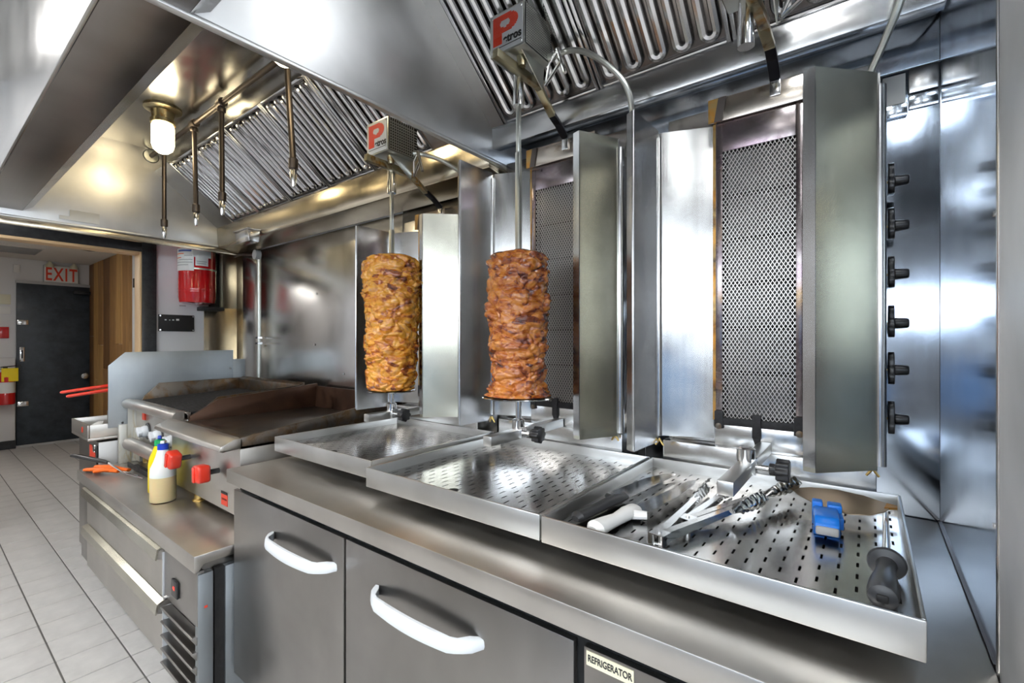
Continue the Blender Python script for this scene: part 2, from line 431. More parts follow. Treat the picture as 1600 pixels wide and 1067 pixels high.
MB().box(-6.50, -6.42, 1.545, 1.56, 1.92, 2.02).part('dark_plate', 'black_matte', wc)
struct('ceiling_corridor', MB().box(-8.6, -4.45, -0.3, 1.6, 2.36, 2.5), 'ceiling_white', 'cream corridor ceiling')
struct('wall_hall', MB().box(-8.6, -4.35, -0.42, -0.3, 0, 2.5), 'wall_white', 'near side wall of the corridor')
hl = thing('hall_light', 'pale square ceiling fixture in the corridor beyond doorway', 'light', (-6.3, 0.15, 2.36))
MB().box(-6.6, -6.0, 0.0, 0.3, 2.335, 2.36).part('housing', 'label_white', hl)
MB().box(-6.58, -6.02, 0.02, 0.28, 2.330, 2.336).part('diffuser', 'hall_light', hl)
vt = thing('ceiling_vent', 'tan rectangular vent in the corridor ceiling', 'vent', (-7.6, 0.72, 2.36))
MB().box(-7.85, -7.35, 0.48, 0.96, 2.35, 2.36).part('frame', 'ceiling_white', vt, 0.002)
for k in range(7): MB().bar((-7.82 + 0.075 * k, 0.50, 2.345), (-7.82 + 0.075 * k, 0.94, 2.345), 0.03, 0.004, (0.4, 0, 1)).part('slat', 'label_grey', vt)
MB().sweep([(-6.9, 1.05, 2.355), (-6.6, 1.2, 2.29), (-6.3, 1.32, 2.27), (-6.1, 1.40, 2.30), (-5.9, 1.46, 2.35)], 0.008, 8).solo('ceiling_wire', 'black_matte', 'black wire sagging from the corridor ceiling', 'wire', org=(-6.4, 1.3, 2.35))
# room behind the camera
struct('ceiling', MB().box(-4.45, 3.4, -2.3, 1.9, 2.95, 3.05), 'room_ceiling', 'white kitchen ceiling')
wfront = struct('wall_front', MB().box(-4.45, 3.4, -2.45, -2.3, 0, 1.66).box(-4.45, 3.4, -2.45, -2.3, 2.16, 2.95).box(-4.45, -2.0, -2.45, -2.3, 1.66, 2.16), 'wall_room', 'painted kitchen wall opposite the grills')
MB().box(-4.45, 3.4, -2.3, -2.28, 0, 1.22).part('dark_reflection_panel', 'wall_lower', wfront)  # unseen dark band, added to darken the lower reflections in the steel
MB().box(-0.9, 1.1, -2.28, -2.27, 0.5, 1.2).part('blue_reflection_panel', 'wall_blue', wfront)  # unseen blue panel, added to give the steel its bluish reflections
struct('wall_side', MB().box(3.4, 3.5, -2.45, 1.9, 0, 1.66).box(3.4, 3.5, -2.45, 1.9, 2.2, 2.95).box(3.4, 3.5, -2.45, -2.2, 1.66, 2.2).box(3.4, 3.5, 1.5, 1.9, 1.66, 2.2), 'wall_room', 'shop side wall with daylight window')
struct('window_1', MB().box(-2.0, 3.4, -2.40, -2.36, 1.66, 1.69).box(-2.0, 3.4, -2.40, -2.36, 2.13, 2.16).box(0.6, 0.64, -2.40, -2.36, 1.66, 2.16), 'window_frame', 'long high window opposite the grills')
struct('window_2', MB().box(3.42, 3.46, -2.2, 1.5, 1.66, 1.69).box(3.42, 3.46, -2.2, 1.5, 2.17, 2.2).box(3.42, 3.46, -0.32, -0.28, 1.66, 2.2), 'window_frame', 'shop window beside the counter')
for x, lb in ((-3.2, 'fluorescent ceiling light nearest the doorway'), (-1.2, 'fluorescent ceiling light opposite the middle broiler'), (1.0, 'fluorescent ceiling light nearest the shop window')):
    t = thing('ceiling_light', lb, 'light', (x, -0.9, 2.95), 'kitchen ceiling lights')
    MB().box(x - 0.62, x + 0.62, -1.22, -0.58, 2.93, 2.95).part('frame', 'label_white', t)
    MB().box(x - 0.59, x + 0.59, -1.19, -0.61, 2.924, 2.931).part('diffuser', 'ceil_light', t)

# ------------------------------------------------------------------ exit door, sign, extinguisher
dr = struct('door_1', MB().box(-8.45, -8.40, 0.846, 1.53, 0.02, 2.05), 'door_black', 'dark blue-black exit door', 0.004)
MB().box(-8.45, -8.395, 0.84, 1.535, 2.05, 2.085).part('door_head', 'label_grey', dr)
MB().box(-8.45, -8.38, 0.84, 1.53, 0.0, 0.025).part('threshold', 'label_grey', dr)
for z in (1.56, 0.54):
    MB().box(-8.40, -8.388, 0.85, 0.95, z - 0.03, z + 0.03).part('hinge', 'chrome', dr, 0.003)
bt = MB().box(-8.40, -8.385, 0.87, 0.915, 1.07, 1.25).part('bolt', 'chrome', dr, 0.004)
MB().box(-8.385, -8.38, 0.885, 0.90, 1.11, 1.21).part('slot', 'black_matte', bt)
MB().box(-8.40, -8.34, 1.36, 1.53, 1.95, 1.99).part('door_closer', 'black_matte', dr, 0.004)
for z in (0.985, 0.93): MB().box(-8.40, -8.396, 0.90, 1.4, z, z + 0.012).part('ridge', 'door_black', dr, 0.003)
MB().cyl((-8.40, 1.46, 0.86), (-8.33, 1.46, 0.86), 0.018).lathe([(0.02, 0), (0.04, 0.01), (0.045, 0.03), (0.035, 0.05), (0.0, 0.055)], (-8.34, 1.46, 0.86), (1, 0, 0)).part('knob', 'chrome', dr)
ex = thing('exit_sign', 'white exit sign with red letters above the black door', 'sign', (-8.45, 1.25, 2.08))
MB().box(-8.45, -8.405, 1.085, 1.42, 2.085, 2.31).part('box', 'label_grey', ex, 0.006)
MB().box(-8.406, -8.40, 1.092, 1.413, 2.092, 2.303).part('face', 'label_white', ex, 0.003)
text('EXIT', 0.235, face_px(-8.398, 1.252, 2.185), 'red_print', ex, 'letters', sx=0.56, bold=0.004, space=1.18)
for y in (1.14, 1.37):
    h = MB().lathe([(0.045, 0), (0.035, 0.03), (0.02, 0.05), (0.012, 0.07)], (-8.40, y, 2.285), (0.25, 0, 1), 16).part('lamp_head', 'label_cream', ex)
fe = thing('fire_extinguisher', 'red fire extinguisher with yellow tag hanging on white wall', 'extinguisher', (-8.30, 0.74, 0.56))
MB().lathe([(0.075, 0), (0.085, 0.01), (0.085, 0.33), (0.06, 0.38), (0.03, 0.40), (0.025, 0.42)], (-8.27, 0.74, 0.56)).part('cylinder', 'red_paint', fe)
MB().lathe([(0.0865, 0), (0.0865, 0.13)], (-8.27, 0.74, 0.70)).part('label_band', 'label_white', fe)
MB().bar((-8.27, 0.70, 1.01), (-8.22, 0.87, 1.03), 0.02, 0.012).bar((-8.27, 0.70, 0.99), (-8.22, 0.86, 0.975), 0.02, 0.01).cyl((-8.27, 0.74, 0.97), (-8.27, 0.74, 1.02), 0.02).part('handle', 'black_plastic', fe)
MB().box(-8.19, -8.187, 0.70, 0.84, 0.84, 1.0).part('tag', 'yellow_plastic', fe)
nz = [('wall_notice', 0.70, 0.80, 1.78, 1.90, 'label_cream', 'small cream switch plate on the corridor end wall'), ('wall_notice', 0.69, 0.80, 1.66, 1.75, 'label_white', 'small white notice between switch plate and red alarm'), ('pull_alarm', 0.69, 0.785, 1.36, 1.50, 'red_paint', 'dark red alarm pull station left of black door')]
for n, a, b, c, d, m, lb in nz: MB().box(-8.45, -8.43, a, b, c, d).solo(n, m, lb, 'notice' if 'notice' in n else 'alarm', org=(-8.44, a, c), bev=0.003)
MB().box(-8.45, -8.425, 0.82, 0.88, 2.18, 2.28).solo('wall_sensor', 'label_white', 'small pale square sensor left of the exit sign', 'sensor', org=(-8.44, 0.85, 2.2), bev=0.004)

# ------------------------------------------------------------------ wall left items
tk = thing('suppression_tank', 'glossy red fire suppression tank hanging under the hood', 'tank', (-4.19, 1.40, 1.60))
MB().lathe([(0.06, 0.0), (0.118, 0.012), (0.126, 0.05), (0.126, 0.09), (0.1275, 0.095), (0.126, 0.10), (0.126, 0.11), (0.1275, 0.115), (0.126, 0.12), (0.126, 0.52), (0.11, 0.57), (0.05, 0.61), (0.03, 0.66)], (-4.19, 1.40, 1.61), seg=40).part('cylinder', 'red_paint', tk)
MB().lathe([(0.128, 0), (0.128, 0.012)], (-4.19, 1.40, 1.872), seg=40).part('band', 'conduit', tk)
def arc_label(name, cx, cy, r, a0, a1, z0, z1, mat, parent):
    mb = MB(); n = 10; vs = []
    for i in range(n + 1):
        a = math.radians(a0 + (a1 - a0) * i / n)
        vs.append((mb.bm.verts.new((cx + r*math.cos(a), cy + r*math.sin(a), z0)), mb.bm.verts.new((cx + r*math.cos(a), cy + r*math.sin(a), z1))))
    for p, q in zip(vs, vs[1:]): mb.bm.faces.new((p[0], q[0], q[1], p[1]))
    return mb.part(name, mat, parent)
LB = arc_label('paper_label', -4.19, 1.40, 0.1285, -105, -28, 1.86, 2.03, 'label_white', tk)
arc_label('paper_label', -4.19, 1.40, 0.1285, -24, 15, 1.90, 1.965, 'label_white', tk)
arc_label('paper_label', -4.19, 1.40, 0.1287, -30, 25, 1.965, 2.025, 'label_white', tk)
for z, m, a0, a1 in ((2.005, 'label_blue', -85, -35), (1.985, 'orange_plastic', -98, -60), (1.97, 'label_grey', -58, -32), (1.955, 'orange_plastic', -98, -70), (1.94, 'label_grey', -80, -32), (1.92, 'label_grey', -95, -32), (1.90, 'label_grey', -95, -45), (1.93, 'label_grey', -20, 10), (1.915, 'label_grey', -20, 8)):
    arc_label('print_line', -4.19, 1.40, 0.1292, a0, a1, z, z + (0.013 if m == 'label_blue' else 0.006), m, tk)
MB().box(-4.35, -4.30, 1.535, 1.60, 1.58, 2.05).part('bracket', 'black_matte', tk, 0.003)
MB().box(-4.35, -4.20, 1.45, 1.60, 1.57, 1.60).part('shelf', 'black_matte', tk, 0.003)
MB().box(-4.34, -4.29, 1.605, 1.62, 1.60, 2.05).part('strip', 'label_cream', tk)
pl = thing('control_plate', 'black steel plate with small silver screws on pale wall', 'plate', (-4.345, 1.31, 1.40))
MB().box(-4.349, -4.342, 1.19, 1.43, 1.40, 1.53).part('plate', 'black_matte', pl, 0.002)
for y, z in ((1.20, 1.52), (1.42, 1.52), (1.20, 1.41), (1.42, 1.41)): MB().cyl((-4.343, y, z), (-4.338, y, z), 0.006, seg=8).part('screw', 'chrome', pl)
for y, s in ((1.235, 0.012), (1.262, 0.008), (1.285, 0.012), (1.315, 0.02)): MB().box(-4.343, -4.340, y - s/2, y + s/2, 1.485, 1.485 + s*0.7).part('mark', 'label_white', pl)
MB().box(-4.35, -4.34, 1.33, 1.37, 1.60, 1.61).solo('wall_clip', 'label_grey', 'small grey clip on pale wall under red tank', 'clip', org=(-4.345, 1.35, 1.6))
vp = thing('gas_pipe', 'thin vertical steel pipe with valve at left of back wall', 'pipe', (-3.473, 1.545, 1.0))
MB().cyl((-3.473, 1.548, 0.9), (-3.473, 1.548, 1.93), 0.014).part('pipe', 'conduit', vp)
MB().cyl((-3.473, 1.55, 1.94), (-3.473, 1.515, 1.94), 0.034).part('valve_wheel', 'label_grey', vp)
MB().sweep([(-3.473, 1.548, 1.94), (-3.62, 1.548, 1.96), (-3.78, 1.548, 1.98), (-4.0, 1.6, 2.0)], 0.012, 8).part('elbow_pipe', 'pipe_dark', vp)
for z in (1.34, 1.30): MB().box(-3.493, -3.453, 1.53, 1.562, z, z + 0.014).part('clip', 'chrome', vp)

# ------------------------------------------------------------------ hoods
def hood(name, label, x0, x1, zp, yin, gut, endl, mats, channel):
    t = thing(name, label, 'hood', ((x0 + x1) / 2, 0.9, 2.06))
    g = 0.004
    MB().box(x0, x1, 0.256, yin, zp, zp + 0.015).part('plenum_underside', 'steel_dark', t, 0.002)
    MB().prism([(yin, zp), (yin + 0.042, zp + 0.028), (yin + 0.042, 2.10), (yin, zp + 0.015)], 'x', x0, x1).part('inner_lip', mats[0], t)
    MB().box(x0, x1, yin + 0.02, yin + 0.04, 2.10, 2.60).part('inner_wall', mats[0], t)
    MB().box(x0, x1, 0.245, 0.256, zp - 0.005, 2.94).part('front_fascia', 'steel_hood', t, 0.002)
    MB().box(x0, x1, yin + 0.04, 1.07, 2.60, 2.615).part('ceiling_panel', mats[1], t)
    MB().box(x0, x1, 1.06, 1.075, 2.44, 2.60).part('rear_riser', mats[1], t)
    MB().prism(gut, 'x', x0, x1).part('grease_gutter', mats[2], t, 0.003)
    MB().box(x0, x1, YW - 0.02, YW - 0.009, 2.14, 2.62).part('back_panel', mats[1], t)
    if endl:
        xe, z0 = endl
        MB().box(xe - 0.012, xe, 0.256, YW - 0.01, z0, 2.94).part('end_panel', mats[3], t, 0.001)
        MB().box(xe - 0.018, xe + 0.004, 0.256, YW - 0.01, z0 - 0.006, z0 + 0.006).part('end_rim', 'steel_hoodend', t, 0.003)
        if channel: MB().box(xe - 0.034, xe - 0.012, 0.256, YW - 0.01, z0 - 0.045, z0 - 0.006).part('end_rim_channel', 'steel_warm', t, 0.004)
    return t
gR = [(1.395, 2.15), (1.415, 2.15), (1.45, 2.165), (1.565, 2.165), (1.565, 2.135), (1.45, 2.10), (1.45, 2.08), (1.40, 2.073)]
gL = [(1.395, 2.15), (1.415, 2.15), (1.45, 2.165), (1.565, 2.165), (1.565, 1.99), (1.545, 1.985), (1.408, 2.010), (1.40, 2.03)]
hr = hood('exhaust_hood', 'near polished steel exhaust hood over the two taller broilers', -1.17, XS - 0.004, 2.030, 0.375, gR, (-1.17, 2.03), ('steel_hood', 'steel_hood', 'steel_wall', 'steel_hoodend'), False)
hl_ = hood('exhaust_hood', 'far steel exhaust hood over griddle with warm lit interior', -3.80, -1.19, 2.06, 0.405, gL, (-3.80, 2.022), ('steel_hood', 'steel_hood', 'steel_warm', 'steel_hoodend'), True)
MB().box(-3.79, -3.787, 0.60, 0.735, 2.045, 2.108).part('sticker', 'label_white', hl_)
MB().box(-3.79, -3.787, 0.555, 0.60, 2.045, 2.066).part('sticker', 'label_white', hl_)
MB().prism([(1.40, 2.15), (1.02, 2.462), (1.03, 2.475), (1.41, 2.163)], 'x', -3.80, -3.545).part('blank_panel', 'steel_hood', hl_)
gc = thing('grease_cup', 'small steel grease cup under the left end of hood gutter', 'cup', (-3.22, 1.36, 1.95))
MB().prism([(1.32, 2.035), (1.398, 2.035), (1.390, 1.96), (1.33, 1.96)], 'x', -3.31, -3.12).part('cup', 'steel_wing', gc, 0.004)
MB().box(-3.32, -3.11, 1.312, 1.398, 2.034, 2.044).part('cup_rim', 'steel_wing', gc, 0.002)

# baffle filters
FA, FB = Vector((0, 1.405, 2.155)), Vector((0, 1.03, 2.458))
fd = (FB - FA).normalized(); fn = Vector((0, -fd.z, fd.y)); fn = -fn if fn.z > 0 else fn   # towards the room, down
FLEN = (FB - FA).length
def ring_mesh(width, length, r, mat):
    h = width / 2 - r; pts = []; L0, L1 = r + h + 0.012, length - r - h - 0.012
    for k in range(9):
        a = PI + PI * k / 8; pts.append((h * math.cos(a), 0, L0 + h * math.sin(a)))
    for k in range(9):
        a = PI * k / 8; pts.append((h * math.cos(a), 0, L1 + h * math.sin(a)))
    mb = MB(); mb.sweep(pts, r, 8, (1, 0.8), (0, 1, 0), closed=True)
    return mb.mesh('baffle', mat)
ring_c, ring_w = ring_mesh(0.062, FLEN - 0.01, 0.0125, 'steel_filter'), ring_mesh(0.058, FLEN - 0.01, 0.0115, 'steel_filter_warm')
FR = Matrix((( 1, 0, 0), (0, -fn.y, fd.y), (0, -fn.z, fd.z))).to_4x4()   # local x, y (into the filter), z (up the slope)
def filt(x0, x1, label, warm):
    xc = (x0 + x1) / 2; wd = x1 - x0
    t = thing('baffle_filter', label, 'filter', (xc, FA.y, FA.z), 'baffle filters of the exhaust hoods')
    FM = Matrix.Translation((xc, FA.y, FA.z)) @ FR
    sm = 'steel_filter_warm' if warm else 'steel_filter'
    MB().box(-wd/2 + 0.002, wd/2 - 0.002, 0.014, 0.02, 0, FLEN).xf(FM).part('back_sheet', 'filter_back_shaded', t)
    for a in (-wd/2 + 0.002, wd/2 - 0.014): MB().box(a, a + 0.012, -0.006, 0.016, 0, FLEN).xf(FM).part('frame_side', sm, t, 0.002)
    for a in (0, FLEN - 0.012): MB().box(-wd/2 + 0.014, wd/2 - 0.014, -0.003, 0.016, a, a + 0.012).xf(FM).part('frame_end', sm, t, 0.002)
    n = 5; pitch = (wd - 0.03) / n
    for i in range(n):
        b = bpy.data.objects.new('baffle', ring_w if warm else ring_c); C.objects.link(b); b.parent = t
        b.matrix_basis = FR @ Matrix.Translation((-wd/2 + 0.015 + pitch * (i + 0.5), 0.004, 0.005))
lbl = ['leftmost baffle filter of the near hood, beside its end panel', 'middle baffle filter of the near hood, behind the cable', 'rightmost baffle filter of the near hood, next to the corner wall']
for k in range(3): filt(-1.11 + 0.405 * k, -1.11 + 0.405 * (k + 1), lbl[k], False)
MB().prism([(1.40, 2.15), (1.02, 2.462), (1.03, 2.475), (1.41, 2.163)], 'x', -1.17, -1.11).part('blank_panel', 'steel_hood', hr)
ords = ['first', 'second', 'third', 'fourth', 'fifth']
for k in range(5): filt(-3.545 + 0.41 * k, -3.545 + 0.41 * (k + 1), ords[k] + ' baffle filter from the left in the far warm lit hood', True)
MB().prism([(1.40, 2.15), (1.02, 2.462), (1.03, 2.475), (1.41, 2.163)], 'x', -3.545 + 0.41 * 5, -1.19).part('blank_panel', 'steel_hood', hl_)

def lamp(x, y, mat, label):
    t = thing('hood_lamp', label, 'lamp', (x, y, 2.60), 'globe lamps inside the hoods')
    MB().lathe([(0.085, 0), (0.088, -0.008), (0.07, -0.018), (0.055, -0.02), (0.048, -0.06), (0.058, -0.066), (0.058, -0.085), (0.05, -0.09)], (x, y, 2.60)).part('base', 'arm_brass', t)
    MB().lathe([(0.046, -0.085), (0.052, -0.10), (0.052, -0.20), (0.044, -0.225), (0.024, -0.243), (0.0, -0.248)], (x, y, 2.60)).part('globe', mat, t)
lamp(-3.08, 0.864, 'lamp_warm', 'glowing white globe lamp on the ceiling of the far hood')
lamp(-1.735, 0.864, 'lamp_warm', 'second globe lamp of the far hood, mostly behind near hood panel')
lamp(-0.06, 0.92, 'lamp_cool', 'globe lamp inside the near hood over the right broiler')

# suppression pipe with nozzles
sp = thing('suppression_pipe', 'dark suppression pipe with four drop nozzles under far hood', 'pipe', (-2.6, 1.0, 2.55))
MB().cyl((-3.80, 1.0, 2.556), (-1.7, 1.0, 2.556), 0.0135).part('manifold', 'pipe_dark', sp)
MB().lathe([(0.045, 0), (0.04, 0.008), (0.018, 0.012)], (-3.798, 1.0, 2.556), (1, 0, 0)).part('escutcheon', 'conduit', sp)
for x, dx in ((-3.54, 0.0), (-3.04, 0.03), (-2.665, 0.01), (-1.99, 0.06)):
    tip = Vector((x + dx, 1.0, 1.975)); top = Vector((x, 1.0, 2.556))
    MB().lathe([(0.02, -0.025), (0.024, -0.02), (0.024, 0.02), (0.02, 0.025)], (x, 1.0, 2.556), (1, 0, 0), 14).lathe([(0.018, 0), (0.021, 0.005), (0.021, 0.02), (0.015, 0.03)], (x, 1.0, 2.508), (0, 0, 1), 14).part('tee_fitting', 'pipe_dark', sp)
    d = MB().sweep([top, tip + Vector((0, 0, 0.09))], 0.0125, 12).part('drop_pipe', 'pipe_dark', sp)
    MB().lathe([(0.014, 0.12), (0.019, 0.115), (0.019, 0.075), (0.014, 0.07)], tip, (0, 0, 1), 14).part('coupling', 'pipe_dark', d)
    MB().lathe([(0.012, 0.072), (0.014, 0.055), (0.013, 0.03), (0.008, 0.0), (0.004, -0.004)], tip, (0, 0, 1), 14).part('nozzle', 'chrome', d)

# ------------------------------------------------------------------ prep refrigerator and worktop
wt = MB().prism([(0.69, ZC - 0.046), (0.69, ZC), (YW - 0.012, ZC), (YW - 0.012, ZC - 0.02), (0.715, ZC - 0.02), (0.705, ZC - 0.046)], 'x', -1.80, XS - 0.004)
wt.solo('worktop', 'steel_top', 'long brushed steel worktop carrying the broilers', 'worktop', org=(-0.83, 1.1, ZC - 0.046), bev=0.003)
fr = thing('refrigerator_cabinet', 'steel undercounter refrigerator with white bow handles', 'refrigerator', (-0.83, 1.1, 0.05))
MB().box(-1.80, XS - 0.01, 0.765, 1.55, 0.12, ZC - 0.047).part('body', 'steel_door', fr, 0.002)
MB().box(-1.795, XS - 0.012, 0.735, 0.765, 0.13, ZC - 0.05).part('gasket', 'gap_black', fr)
for x in (-1.7, 0.05):
    for y in (0.83, 1.48): MB().cyl((x, y, 0.0), (x, y, 0.12), 0.025).part('foot', 'black_plastic', fr)
def bow(mb, x0, x1, z, yb):
    rows = []; n = 24
    for i in range(n + 1):
        u = i / n; e = min(u, 1 - u)
        out = 0.052 * min(1.0, (e / 0.16)) ** 0.55 if e < 0.16 else 0.052 + 0.008 * math.sin(PI * (u - 0.16) / 0.68)
        hh = 0.009 + 0.008 * math.sin(PI * u) ** 0.5; th = 0.013
        x = x0 + (x1 - x0) * u; yo = yb - out; yi = min(yb + 0.001, yo + th + (0.012 if e < 0.1 else 0))
        rows.append([mb.bm.verts.new(p) for p in ((x, yo + 0.003, z - hh), (x, yo, z - hh * 0.4), (x, yo + 0.002, z + hh * 0.7), (x, yo + 0.006, z + hh), (x, yi, z + hh), (x, yi, z - hh))])
    for r0, r1 in zip(rows, rows[1:]):
        for k in range(6): l = (k + 1) % 6; mb.bm.faces.new((r0[k], r0[l], r1[l], r1[k]))
    mb.bm.faces.new(rows[0]); mb.bm.faces.new(rows[-1][::-1])
    return mb
for x0, x1, hx in ((-1.812, -1.125, (-1.525, -1.155)), (-1.114, -0.414, (-0.985, -0.622)), (-0.394, XS - 0.012, None)):
    d = MB().box(x0, x1, 0.72, 0.735, 0.13, 0.790).part('door', 'steel_door', fr, 0.0025)
    if hx: bow(MB(), hx[0], hx[1], 0.70, 0.72).part('handle', 'white_plastic', d, 0.0, ang=50)['label'] = 'white bow handle'
    else:
        lab = MB().box(-0.388, -0.302, 0.7185, 0.7199, 0.7605, 0.7855).part('name_label', 'label_cream', d)
        text('REFRIGERATOR', 0.0165, face_front(-0.345, 0.718, 0.773), 'ink', d, 'lettering', 0.0003, 0.70, bold=0.0003)

# ------------------------------------------------------------------ chef base
cb = thing('drawer_refrigerator', 'low steel refrigerated chef base with two long drawers', 'chef base', (-2.7, 1.0, 0.0))
MB().prism([(0.60, 0.527), (0.60, 0.585), (1.52, 0.585), (1.52, 0.55), (0.63, 0.55), (0.615, 0.527)], 'x', -3.60, -1.825).part('top', 'steel_top', cb, 0.003)
MB().box(-3.58, -1.86, 0.635, 1.50, 0.09, 0.549).part('body', 'steel_door', cb)
for (z0, z1) in ((0.325, 0.522), (0.09, 0.312)):
    d = MB().prism([(0.612, z0), (0.635, z0), (0.635, z1), (0.620, z1), (0.596, z1 - 0.012), (0.592, z1 - 0.042), (0.612, z1 - 0.05)], 'x', -3.42, -2.175).part('drawer', 'steel_top', cb)
    MB().prism([(0.588, z1 - 0.046), (0.584, z1 - 0.042), (0.590, z1 - 0.004), (0.617, z1 + 0.006), (0.62, z1 + 0.003), (0.594, z1 - 0.008), (0.5905, z1 - 0.040)], 'x', -3.42, -2.172).part('pull_lip', 'steel_wing_warm', d)
    MB().box(-2.175, -2.170, 0.608, 0.634, z0, z1 - 0.02).part('end_cap', 'label_silver', d)
MB().box(-3.60, -3.43, 0.62, 0.635, 0.09, 0.525).part('left_stile', 'steel_door', cb, 0.002)
MB().box(-2.165, -1.835, 0.612, 0.635, 0.335, 0.525).part('control_panel', 'steel_door', cb, 0.002)
cd_ = MB().box(-2.065, -2.005, 0.604, 0.612, 0.375, 0.437).part('controller', 'black_plastic', cb, 0.003)
text('41', 0.022, face_front(-2.035, 0.6035, 0.408), 'display_red', cd_, 'digits', 0.0002)
MB().cyl((-2.14, 0.612, 0.338), (-2.14, 0.603, 0.338), 0.009).part('lock', 'chrome', cb)
for k in range(5):
    z = 0.30 - k * 0.052
    MB().prism([(0.612, z - 0.03), (0.596, z - 0.004), (0.600, z), (0.634, z - 0.004), (0.634, z - 0.03)], 'x', -2.16, -1.84).part('vent_slat', 'steel_door', cb, 0.001)
MB().box(-1.858, -1.828, 0.614, 0.66, 0.05, 0.515).part('corner_post', 'galvanised', cb, 0.002)
MB().box(-1.856, -1.838, 0.668, 0.70, 0.05, 0.515).part('dark_gap', 'grate_black', cb)
MB().box(-1.858, -1.83, 0.70, 1.45, 0.05, 0.515).part('side_panel', 'galvanised', cb, 0.002)
MB().box(-1.829, -1.827, 0.632, 0.642, 0.395, 0.403).part('sticker', 'red_print', cb)
for x in (-3.45, -1.95):
    for y in (0.72, 1.4): MB().cyl((x - 0.015, y, 0.045), (x + 0.015, y, 0.045), 0.045).box(x - 0.02, x + 0.02, y - 0.02, y + 0.02, 0.06, 0.092).part('caster', 'black_plastic', cb)

# ------------------------------------------------------------------ griddle
GX0, GX1 = -2.69, -1.93
gr = thing('griddle', 'greasy flat top griddle with two red control knobs', 'griddle', (-2.31, 1.15, 0.585))
MB().box(GX0, GX1, 0.79, 1.52, 0.635, 0.915).part('body', 'steel_top', gr, 0.003)
MB().prism([(0.715, 0.906), (0.728, 0.900), (0.80, 0.905), (0.80, 0.944), (0.768, 0.944), (0.722, 0.922)], 'x', GX0 + 0.005, GX1).part('bullnose', 'steel_top', gr, 0.003)
MB().box(GX0 + 0.02, GX1 - 0.015, 0.80, 1.52, 0.915, 0.925).part('cooking_plate', 'griddle_plate', gr)
MB().box(GX0 + 0.02, GX1 - 0.015, 0.80, 0.86, 0.9255, 0.9265).part('front_gutter', 'grime_steel', gr)
MB().prism([(0.79, 0.90), (0.79, 0.945), (0.82, 0.95), (1.535, 1.03), (1.535, 0.90)], 'x', GX1 - 0.015, GX1).part('splash_side', 'grime_steel', gr, 0.002)
MB().prism([(0.86, 0.90), (0.86, 0.945), (0.99, 1.02), (1.535, 1.065), (1.535, 0.90)], 'x', GX0, GX0 + 0.02).part('splash_side', 'brown_splash', gr, 0.002)
MB().prism([(1.52, 0.90), (1.535, 0.90), (1.535, 1.05), (1.525, 1.05)], 'x', GX0 + 0.02, GX1 - 0.015).part('splash_back', 'brown_splash', gr)
for x in (-2.46, -1.98):
    for y in (0.83, 1.46): MB().lathe([(0.026, 0), (0.028, 0.006), (0.02, 0.012), (0.018, 0.05)], (x, y, 0.585)).part('foot', 'brass', gr)
for kx, kz, sg in ((-2.45, 0.796, 0.25), (-2.13, 0.788, -0.05)):
    RK = Matrix.Translation((kx, 0, kz)) @ Matrix.Rotation(sg, 4, 'Y') @ Matrix.Translation((-kx, 0, -kz))
    kk = MB().box(kx - 0.033, kx + 0.033, 0.700, 0.752, kz - 0.035, kz + 0.035).xf(RK).part('knob', 'red_plastic', gr, 0.013, 3)
    MB().box(kx - 0.010, kx + 0.010, 0.694, 0.702, kz - 0.030, kz + 0.030).xf(RK).part('grip', 'red_plastic', kk, 0.003)
    MB().cyl((kx, 0.79, kz), (kx, 0.752, kz), 0.011).part('stem', 'black_plastic', kk)
st = MB().box(-2.105, -2.045, 0.7885, 0.79, 0.655, 0.70).part('warning_sticker', 'red_print', gr)
MB().box(-2.105, -2.045, 0.788, 0.7886, 0.70, 0.710).part('warning_sticker', 'ink', gr)
text('CAUTION', 0.011, face_front(-2.075, 0.788, 0.68), 'ink', gr, 'lettering', 0.0002)

# ------------------------------------------------------------------ charbroiler
CX0, CX1 = -3.55, -2.71
ch = thing('charbroiler', 'charbroiler with black grates and rounded front rail', 'charbroiler', (-3.13, 1.1, 0.585))
MB().box(CX0, CX1, 0.86, 1.46, 0.66, 0.93).part('body', 'steel_top', ch, 0.003)
MB().sweep([(CX0 - 0.01, 0.825, 0.945), (GX0 - 0.002, 0.825, 0.945)], 0.033, 18, (1, 0.85)).part('bullnose', 'steel_top', ch)
MB().prism([(0.84, 0.93), (0.84, 0.970), (0.872, 0.966), (0.872, 0.93)], 'x', CX0, GX0 - 0.002).part('landing_ledge', 'steel_top', ch, 0.004)
MB().prism([(0.87, 0.92), (0.90, 0.985), (0.975, 1.06), (1.47, 1.065), (1.47, 0.92)], 'x', CX0 - 0.004, CX0 + 0.012).part('splash_side', 'grime_steel', ch, 0.003)
MB().prism([(1.445, 0.92), (1.475, 0.92), (1.475, 1.075), (1.44, 1.06)], 'x', CX0, CX1).part('splash_back', 'grime_steel', ch, 0.004)
MB().box(CX0 + 0.012, CX1, 0.874, 1.445, 0.93, 0.945).part('firebox', 'carbon', ch)
for k in range(26):
    x = CX0 + 0.03 + k * 0.031
    MB().bar((x, 0.885, 0.958), (x, 1.435, 0.985), 0.017, 0.012).part('grate_bar', 'grate_black', ch, 0.002, 1)
for y, z in ((0.90, 0.949), (1.15, 0.960), (1.40, 0.972)): MB().bar((CX0 + 0.015, y, z), (CX1, y, z), 0.012, 0.010).part('grate_cross', 'grate_black', ch)
MB().prism([(0.90, 0.93), (0.90, 0.95), (1.0, 1.03), (1.46, 1.06), (1.46, 0.93)], 'x', CX1 - 0.004, CX1 + 0.004).part('splash_side', 'grime_steel', ch)
